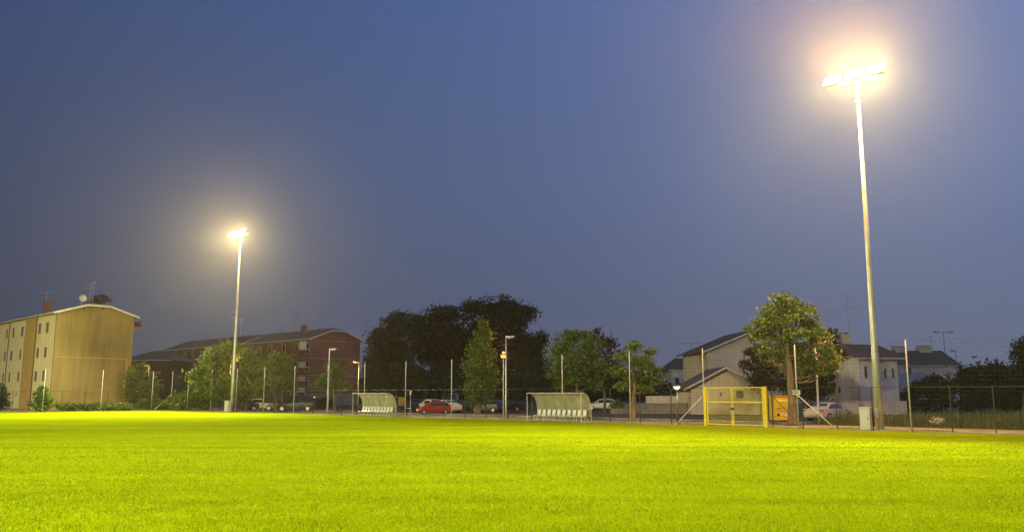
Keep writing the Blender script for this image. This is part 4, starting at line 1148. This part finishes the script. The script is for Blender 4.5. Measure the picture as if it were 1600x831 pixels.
def flat_house(px0, px1, Y, y_eave, y_ridge, Wd, label, ridge='x', winpx=(), turn=0.0, wallm='white_wall', roofm='greytiles', hip=0.0, chimpx=(), antpx=(), over=.5, name='house', cat='house'):
    P = at(px0, 640, Y); P.z = 0
    d = Vector((math.cos(turn), math.sin(turn), 0)); nn = Vector((-d.y, d.x, 0))
    L = onplane(P, d, px1, 600)[0]
    ze = onplane(P, d, (px0 + px1) / 2 if ridge == 'x' else px0, y_eave)[1]
    zr = onplane(P + (nn * Wd / 2 if ridge == 'x' else Vector()), d, (px0 + px1) / 2, y_ridge)[1]
    wins = []
    for (a, b, c, e) in winpx:    # px0,px1,py top,py bottom
        s0, z1 = onplane(P, d, a, c); s1, z0 = onplane(P, d, b, e)
        wins.append(((s0 + s1) / 2, z0, z1, s1 - s0))
    ch = []
    for (px, pyt, w) in chimpx:
        s, z = onplane(P + nn * Wd * .5, d, px, pyt); ch.append((s, Wd * .5, z - .42, w))
    an = []
    for (px, pyt, sd) in antpx:
        s, z = onplane(P + nn * Wd * .5, d, px, pyt); an.append((s, Wd * .5, zr - .5, z - zr + .5, sd))
    return house(P, turn, L, Wd, ze, zr, label, M[wallm], M[roofm], wins, ridge, hip, over, name, ch, an, cat)

flat_house(1051, 1112, 128, 577, 561, 10, 'small white house with dark roof behind the garden hedge', winpx=((1055, 1061, 590, 601), (1073, 1080, 590, 601)), chimpx=((1095, 552, 1.6),), hip=2.0, antpx=((1088, 545, 3),))
flat_house(1108, 1262, 104, 547, 515, 11, 'large pale gabled house behind the purple leaved tree', ridge='y', wallm='lightwall', over=.8, turn=D2R(4))
flat_house(1080, 1186, 86, 603, 575, 9, 'low pale garage house with gabled roof seen through the yellow gate', ridge='y', wallm='lightwall', over=.8, turn=D2R(-3), name='garage_house',
           winpx=((1150, 1162, 610, 622), (1124, 1128, 612, 619)))
flat_house(1306, 1348, 92, 556, 537, 9, 'white house wing with dark window beside the broad tree', winpx=((1309, 1313, 603, 614),), chimpx=((1301, 520, .8), (1319, 519, 1.0)), antpx=((1323, 462, 4), (1295, 486, 5)))
flat_house(1346, 1404, 90, 558, 540, 10, 'white two storey house with three dark windows behind the nearer mast', turn=D2R(6),
           winpx=((1350, 1355, 572, 590), (1381, 1385, 575, 590), (1393, 1397, 575, 590)), roofm='tiles', over=.7, hip=0.0)
flat_house(1406, 1497, 116, 570, 549, 11, 'far white house with grey tiled roof and two ornate chimneys', winpx=((1418, 1424, 574, 584),), chimpx=((1404, 541, 1.5), (1443, 540, 1.6)), antpx=((1393, 534, 6), (1454, 526, 7)), turn=D2R(-4))
flat_house(196, 262, 160, 561, 549, 12, 'dim brown house with pale eaves between the ochre block and the brown block', wallm='brown', roofm='tiles', hip=3.0, over=1.0,
           winpx=((228, 250, 581, 583), (228, 250, 602, 604), (232, 240, 588, 600)))
flat_house(672, 712, 138, 588, 576, 8, 'pale building glimpsed through the dark trees above the red car', wallm='white_wall', winpx=((692, 698, 594, 603), (680, 686, 612, 622)))

# boundary wall + railing
wl = thing('garden_wall', at(953, 640, 88).xy.to_3d(), 0, 'low concrete garden wall with pale railing beyond the road', 'wall')
Lw = at(1110, 640, 88).x - at(953, 640, 88).x
mb = MB(); mb.b2((0, 0, 0), (Lw + 12, .2, 1.05)); mb.b2((-.02, -.03, 1.05), (Lw + 12, .23, 1.11)); mb.build('wall', M['wallconc'], wl)
mb = MB()
x = 3.8
while x < Lw + .5:
    mb.b2((x, .05, 1.11), (x + .14, .09, 1.78)); x += .16
mb.b2((3.7, .04, 1.78), (Lw + .6, .10, 1.84)); mb.build('railing', M['lightwall'], wl)
gw = thing('garden_wall', at(1300, 640, 84).xy.to_3d(), 0, 'pale low wall in front of the white house wing', 'wall')
mb = MB(); mb.b2((0, 0, 0), (7.5, .2, 1.3)); mb.build('wall', M['lightwall'], gw)
mb = MB(); mb.b2((0, -.04, 1.302), (7.5, .24, 1.36)); mb.build('coping', M['white'], gw)

# ------------------------------------------------------------------ clothes container
cp = gnd(1219, 658.5)
ct = thing('donation_container', cp, D2R(6), 'yellow clothes donation container beside the broad tree trunk', 'container')
w, dpt, h = 1.16, 1.1, 1.75
mb = MB(); mb.prism([(-w / 2, -dpt / 2, .12), (-w / 2, dpt / 2, .12), (-w / 2, dpt / 2, h + .1), (-w / 2, -dpt / 2 + .12, h + .1), (-w / 2, -dpt / 2, h - .05)], (w, 0, 0)); mb.build('body', M['container'], ct, bevel=.02)
mb = MB(); mb.b2((-w / 2 - .03, -dpt / 2 - .03, h + .10), (w / 2 + .03, dpt / 2 + .03, h + .16)); mb.build('lid', M['container'], ct, bevel=.01)
mb = MB(); mb.prism([(-w * .36, -dpt / 2 - .01, 1.2), (-w * .36, -dpt / 2 - .12, 1.52), (-w * .36, -dpt / 2 - .01, 1.58)], (w * .72, 0, 0)); hh = mb.build('hatch', M['yellow'], ct)
mb = MB(); mb.tube([(-.3, -dpt / 2 - .15, 1.45), (.3, -dpt / 2 - .15, 1.45)], .015, 6); mb.build('handle', M['galv'], hh)
mb = MB(); mb.b2((-w * .45, -dpt / 2 - .014, .98), (w * .45, -dpt / 2 - .004, 1.02)); mb.b2((-w * .45, -dpt / 2 - .014, .80), (w * .45, -dpt / 2 - .004, .83)); mb.build('stripe', M['shutter'], ct)
mb = MB()
cyl = [(-.34 + .11 * math.cos(a * math.pi / 8), -dpt / 2 - .006, .52 + .11 * math.sin(a * math.pi / 8)) for a in range(16)]
mb.prism(cyl, (0, -.008, 0)); mb.build('emblem', M['black'], ct)
mb = MB()
for i, x in enumerate((-.15, .02, .19, .36)): mb.box((x, -dpt / 2 - .010, .52 + .03 * (i % 2)), (.11, .008, .15 - .04 * (i % 2)))
mb.build('printed_panel', M['plasticw'], ct)
for x in (-w / 2 + .1, w / 2 - .1):
    for y in (-dpt / 2 + .1, dpt / 2 - .1):
        mb = MB(); mb.b2((x - .05, y - .05, 0), (x + .05, y + .05, .12)); mb.build('foot', M['darkmetal'], ct)

# ------------------------------------------------------------------ cars
def paint(name, c, rough=.32, metal=.0):
    return mat(name, c, rough, metal, spec=.35)
PROF = {
 # stations: (x, z_bottom, z_belt, z_top, half width, half roof width)
 'hatch': dict(st=[(-1.95, .42, .72, .72, .70, .70), (-1.88, .26, .85, .85, .80, .72), (-1.70, .20, .90, 1.18, .84, .66), (-1.35, .20, .92, 1.42, .85, .62), (-.6, .20, .90, 1.48, .86, .62), (.25, .20, .88, 1.42, .86, .61),
               (.60, .20, .87, 1.22, .86, .64), (.98, .20, .86, .95, .85, .72), (1.55, .22, .76, .78, .82, .70), (1.84, .26, .62, .64, .74, .66), (1.92, .36, .52, .52, .62, .62)], wh=(-1.22, 1.22), r=.30),
 'van': dict(st=[(-2.35, .5, .9, .9, .82, .8), (-2.30, .28, 1.05, 1.62, .90, .74), (-2.1, .22, 1.05, 1.84, .93, .72), (-.8, .22, 1.05, 1.90, .94, .72), (.5, .22, 1.03, 1.86, .94, .72), (.95, .22, 1.02, 1.58, .94, .74),
             (1.45, .22, 1.0, 1.12, .92, .78), (1.95, .24, .88, .90, .88, .76), (2.28, .28, .70, .72, .80, .7), (2.38, .4, .56, .56, .68, .66)], wh=(-1.5, 1.5), r=.34),
 'sedan': dict(st=[(-2.25, .42, .70, .70, .72, .7), (-2.18, .28, .90, .92, .82, .72), (-1.6, .20, .94, .98, .86, .74), (-1.25, .20, .93, 1.12, .87, .68), (-.75, .20, .92, 1.38, .87, .60), (.1, .20, .90, 1.42, .88, .60), (.55, .20, .89, 1.28, .88, .62),
               (1.05, .20, .88, .95, .87, .72), (1.7, .22, .80, .82, .84, .70), (2.1, .26, .66, .68, .76, .66), (2.2, .38, .52, .52, .64, .62)], wh=(-1.35, 1.35), r=.32),
 'pickup': dict(st=[(-2.4, .5, .78, .78, .78, .76), (-2.36, .34, .95, .95, .84, .8), (-.75, .28, .95, .96, .86, .8), (-.68, .28, .95, 1.45, .86, .66), (-.3, .28, .95, 1.52, .86, .64), (.45, .28, .94, 1.50, .86, .64), (.75, .28, .93, 1.30, .86, .66),
                (1.15, .28, .92, .98, .86, .74), (1.9, .30, .86, .88, .84, .72), (2.25, .32, .70, .72, .78, .68), (2.32, .42, .58, .58, .68, .66)], wh=(-1.45, 1.5), r=.34),
}
def car(kind, px, py, heading, paintm, label, name='parked_car', group=None, Y=None, scale=1.0):
    p = gnd(px, py) if Y is None else Vector((at(px, 640, Y).x, Y, 0))
    root = thing(name, p, heading, label, 'car' if kind != 'pickup' else 'pickup', group or 'cars parked beyond the pitch')
    root.scale = (scale,) * 3
    st = PROF[kind]['st']
    mb = MB(); vs = []; N = 12
    for (x, zb, zbelt, zt, w, wr) in st:
        zm = zb + (zbelt - zb) * .55
        half = [(w * .86, zb), (w, zb + .12 * (zbelt - zb) + .02), (w * 1.0, zm), (w * .975, zbelt), (wr + .02, max(zt - .05, zbelt + .003)), (wr * .82, zt)]
        vs += [(x, -y, z) for y, z in half] + [(x, y, z) for y, z in reversed(half)]
    fs = []
    for i in range(len(st) - 1):
        for k in range(N - 1): fs.append((i * N + k, i * N + k + 1, (i + 1) * N + k + 1, (i + 1) * N + k))
        fs.append((i * N + N - 1, i * N, (i + 1) * N, (i + 1) * N + N - 1))
    fs.append(tuple(range(N))); fs.append(tuple(reversed(range((len(st) - 1) * N, len(st) * N))))
    mb.add(vs, fs); mb.build('body', paintm, root, smooth=False)
    # glazing strips along the side between belt and roof
    gs = [s for s in st if s[3] - s[2] > .12]
    for sg_ in (-1, 1):
        mb = MB()
        idx = [st.index(s) for s in gs]
        i0, i1 = idx[0], idx[-1]
        up, lo_ = [], []
        for j in range(i0, i1 + 1):
            x, zb, zbelt, zt, w, wr = st[j]
            k0, k1 = .10, .86
            def pt(k): 
                return (x, sg_ * (w * .975 + (wr + .02 - w * .975) * k + .012), zbelt + (zt - .05 - zbelt) * k)
            lo_.append(pt(k0)); up.append(pt(k1))
        vs = lo_ + up; m_ = len(lo_)
        mb.add(vs, [(q, q + 1, m_ + q + 1, m_ + q) for q in range(m_ - 1)]); mb.build('side_window', M['glass'], root)
        # pillar
    # windscreen and rear window
    def screen(i, j, nm):
        a, b = st[i], st[j]
        off = Vector((.012 * (1 if b[0] < a[0] else -1), 0, .02))
        mb = MB(); mb.add([Vector((a[0], -a[5] * .9, a[3] + .0)) + off, Vector((a[0], a[5] * .9, a[3])) + off, Vector((b[0], b[5] * .78, b[3] - .03)) + off, Vector((b[0], -b[5] * .78, b[3] - .03)) + off], [(0, 1, 2, 3)])
        mb.build(nm, M['glass'], root)
    fr = max(i for i, s in enumerate(st) if s[3] > 1.35); lowf = min(i for i, s in enumerate(st) if i > fr and s[3] < 1.16)
    screen(lowf, fr, 'windscreen')
    rr_ = min(i for i, s in enumerate(st) if s[3] > 1.35)
    if rr_ > 0: screen(rr_ - 1, rr_, 'rear_window')
    r = PROF[kind]['r']; wl_ = max(s[4] for s in st)
    for x in PROF[kind]['wh']:
        for sg_ in (-1, 1):
            mb = MB(); mb.tube([(x, sg_ * (wl_ - .20), r), (x, sg_ * (wl_ + .012), r)], r, 18); ty = mb.build('wheel', M['rubber'], root)
            mb = MB(); mb.tube([(x, sg_ * (wl_ - .02), r), (x, sg_ * (wl_ + .024), r)], r * .62, 12); mb.build('rim', M['chrome'], ty)
    f_ = st[-2]; b_ = st[1]
    for sg_ in (-1, 1):
        mb = MB(); mb.prism([(f_[0] - .30, sg_ * f_[4] * 1.04, f_[2] - .02), (f_[0] - .02, sg_ * f_[4] * .98, f_[2] - .03), (f_[0] + .03, sg_ * f_[4] * .58, f_[2] - .05), (f_[0] + .03, sg_ * f_[4] * .58, f_[2] - .17), (f_[0] - .02, sg_ * f_[4] * .98, f_[2] - .19), (f_[0] - .30, sg_ * f_[4] * 1.04, f_[2] - .10)], (.02, 0, .012))
        mb.build('headlight', M['headglass'], root)
        mb = MB(); mb.b2((b_[0] - .05, sg_ * b_[4] * .62, b_[2] - .20), (b_[0] + .06, sg_ * b_[4] * 1.01, b_[2] - .03)); mb.build('tail_light', M['redglass'], root)
        mb = MB(); xm_ = st[lowf][0] - .12; mb.box((xm_, sg_ * (wl_ + .10), st[lowf][2] + .08), (.10, .18, .13)); mb.build('mirror', paintm, root, bevel=.02)
        mb = MB(); mb.b2((PROF[kind]['wh'][0] + .45, sg_ * (wl_ + .001), st[3][1] + .03), (PROF[kind]['wh'][1] - .45, sg_ * (wl_ - .05), st[3][1] + .09)); mb.build('sill', M['black'], root)
    mb = MB(); mb.b2((st[-1][0] - .01, -.26, .40), (st[-1][0] + .012, .26, .50)); mb.build('number_plate', M['plasticw'], root)
    mb = MB(); mb.b2((st[0][0] - .012, -.26, .56), (st[0][0] + .01, .26, .66)); mb.build('number_plate', M['plasticw'], root)
    mb = MB(); mb.b2((st[-2][0] - .02, -.45, .28), (st[-1][0] + .006, .45, .38)); mb.build('grille', M['black'], root)
    return root
Pp = {k: paint('paint_' + k, c) for k, c in dict(red=(.30, .010, .014), black=(.008, .009, .013), white=(.62, .62, .60), silver=(.36, .37, .40), grey=(.05, .055, .07), cream=(.55, .52, .42)).items()}
A_ = D2R
car('hatch', 677, 647, A_(198), Pp['red'], 'small red hatchback parked sideways between two net posts', scale=.88)
car('van', 462, 642.3, A_(186), Pp['black'], 'black people carrier parked before the brick block')
car('pickup', 402, 641.5, A_(190), Pp['cream'], 'pale pickup parked under the leafy trees')
car('sedan', 378, 641.8, A_(200), Pp['grey'], 'dark grey saloon just right of the farther mast', Y=104)
car('sedan', 1296, 657, A_(38), Pp['silver'], 'silver saloon seen from behind under the broad tree')
car('hatch', 941, 640.5, A_(165), Pp['white'], 'white car parked by the end of the garden wall')
car('hatch', 672, 0, A_(120), Pp['white'], 'white car half hidden behind the red hatchback on its left', Y=96)
car('sedan', 697, 0, A_(125), Pp['white'], 'white car half hidden behind the red hatchback on its right', Y=95)
car('sedan', 722, 0, A_(190), Pp['black'], 'dark saloon between the red hatchback and the columnar tree', Y=97)
car('hatch', 762, 0, A_(150), Pp['grey'], 'dark grey car right of the columnar tree trunk', Y=95)
car('sedan', 790, 0, A_(180), Pp['black'], 'black saloon behind the unlit lamp pole', Y=99)
car('hatch', 650, 0, A_(250), Pp['black'], 'dark car facing the pitch left of the red hatchback', Y=98)
car('sedan', 240, 0, A_(170), Pp['silver'], 'silver car behind the hedge near the corner post', Y=122)
car('hatch', 585, 0, A_(200), Pp['grey'], 'grey car hidden behind the farther dugout', Y=110)

# small signs
def pole_sign(px, Y, pyt, label, w=.3, h=.5):
    p = at(px, 640, Y); z = hz(px, pyt, Y)
    t = thing('road_sign', (p.x, p.y, 0), 0, label, 'road sign')
    mb = MB(); mb.tube([(0, 0, 0), (0, 0, z)], .03, 6); mb.build('pole', M['galv'], t)
    mb = MB(); mb.b2((-w / 2, -.05, z - h), (w / 2, -.034, z)); mb.build('plate', M['plasticw'], t)
pole_sign(641, 88, 610, 'narrow white road sign left of the red hatchback', .18, .45)
nb = thing('notice_board', (at(628, 640, 100).x, 100, 0), 0, 'brown notice board right of the farther dugout', 'board')
mb = MB()
for x in (-.35, .35): mb.b2((x - .04, -.04, 0), (x + .04, .04, 1.7))
mb.build('post', M['shutter'], nb)
mb = MB(); mb.b2((-.45, -.08, .7), (.45, -.045, 1.7)); mb.build('panel', M['ochre'], nb)

# ------------------------------------------------------------------ haze
hb = MB(); hb.b2((-420, -120, -1.0), (420, 420, 34))
hm = bpy.data.materials.new('haze'); hm.use_nodes = True
n = hm.node_tree.nodes; l = hm.node_tree.links; n.clear()
pv = n.new('ShaderNodeVolumePrincipled'); pv.inputs['Density'].default_value = HAZE_DENSITY; pv.inputs['Color'].default_value = (.95, .80, .58, 1)
pv.inputs['Anisotropy'].default_value = 0.8
oo = n.new('ShaderNodeOutputMaterial'); l.new(pv.outputs[0], oo.inputs['Volume'])
tag(hb.build('haze', hm), kind='stuff', label='thin evening haze filling the whole place', cat='haze')
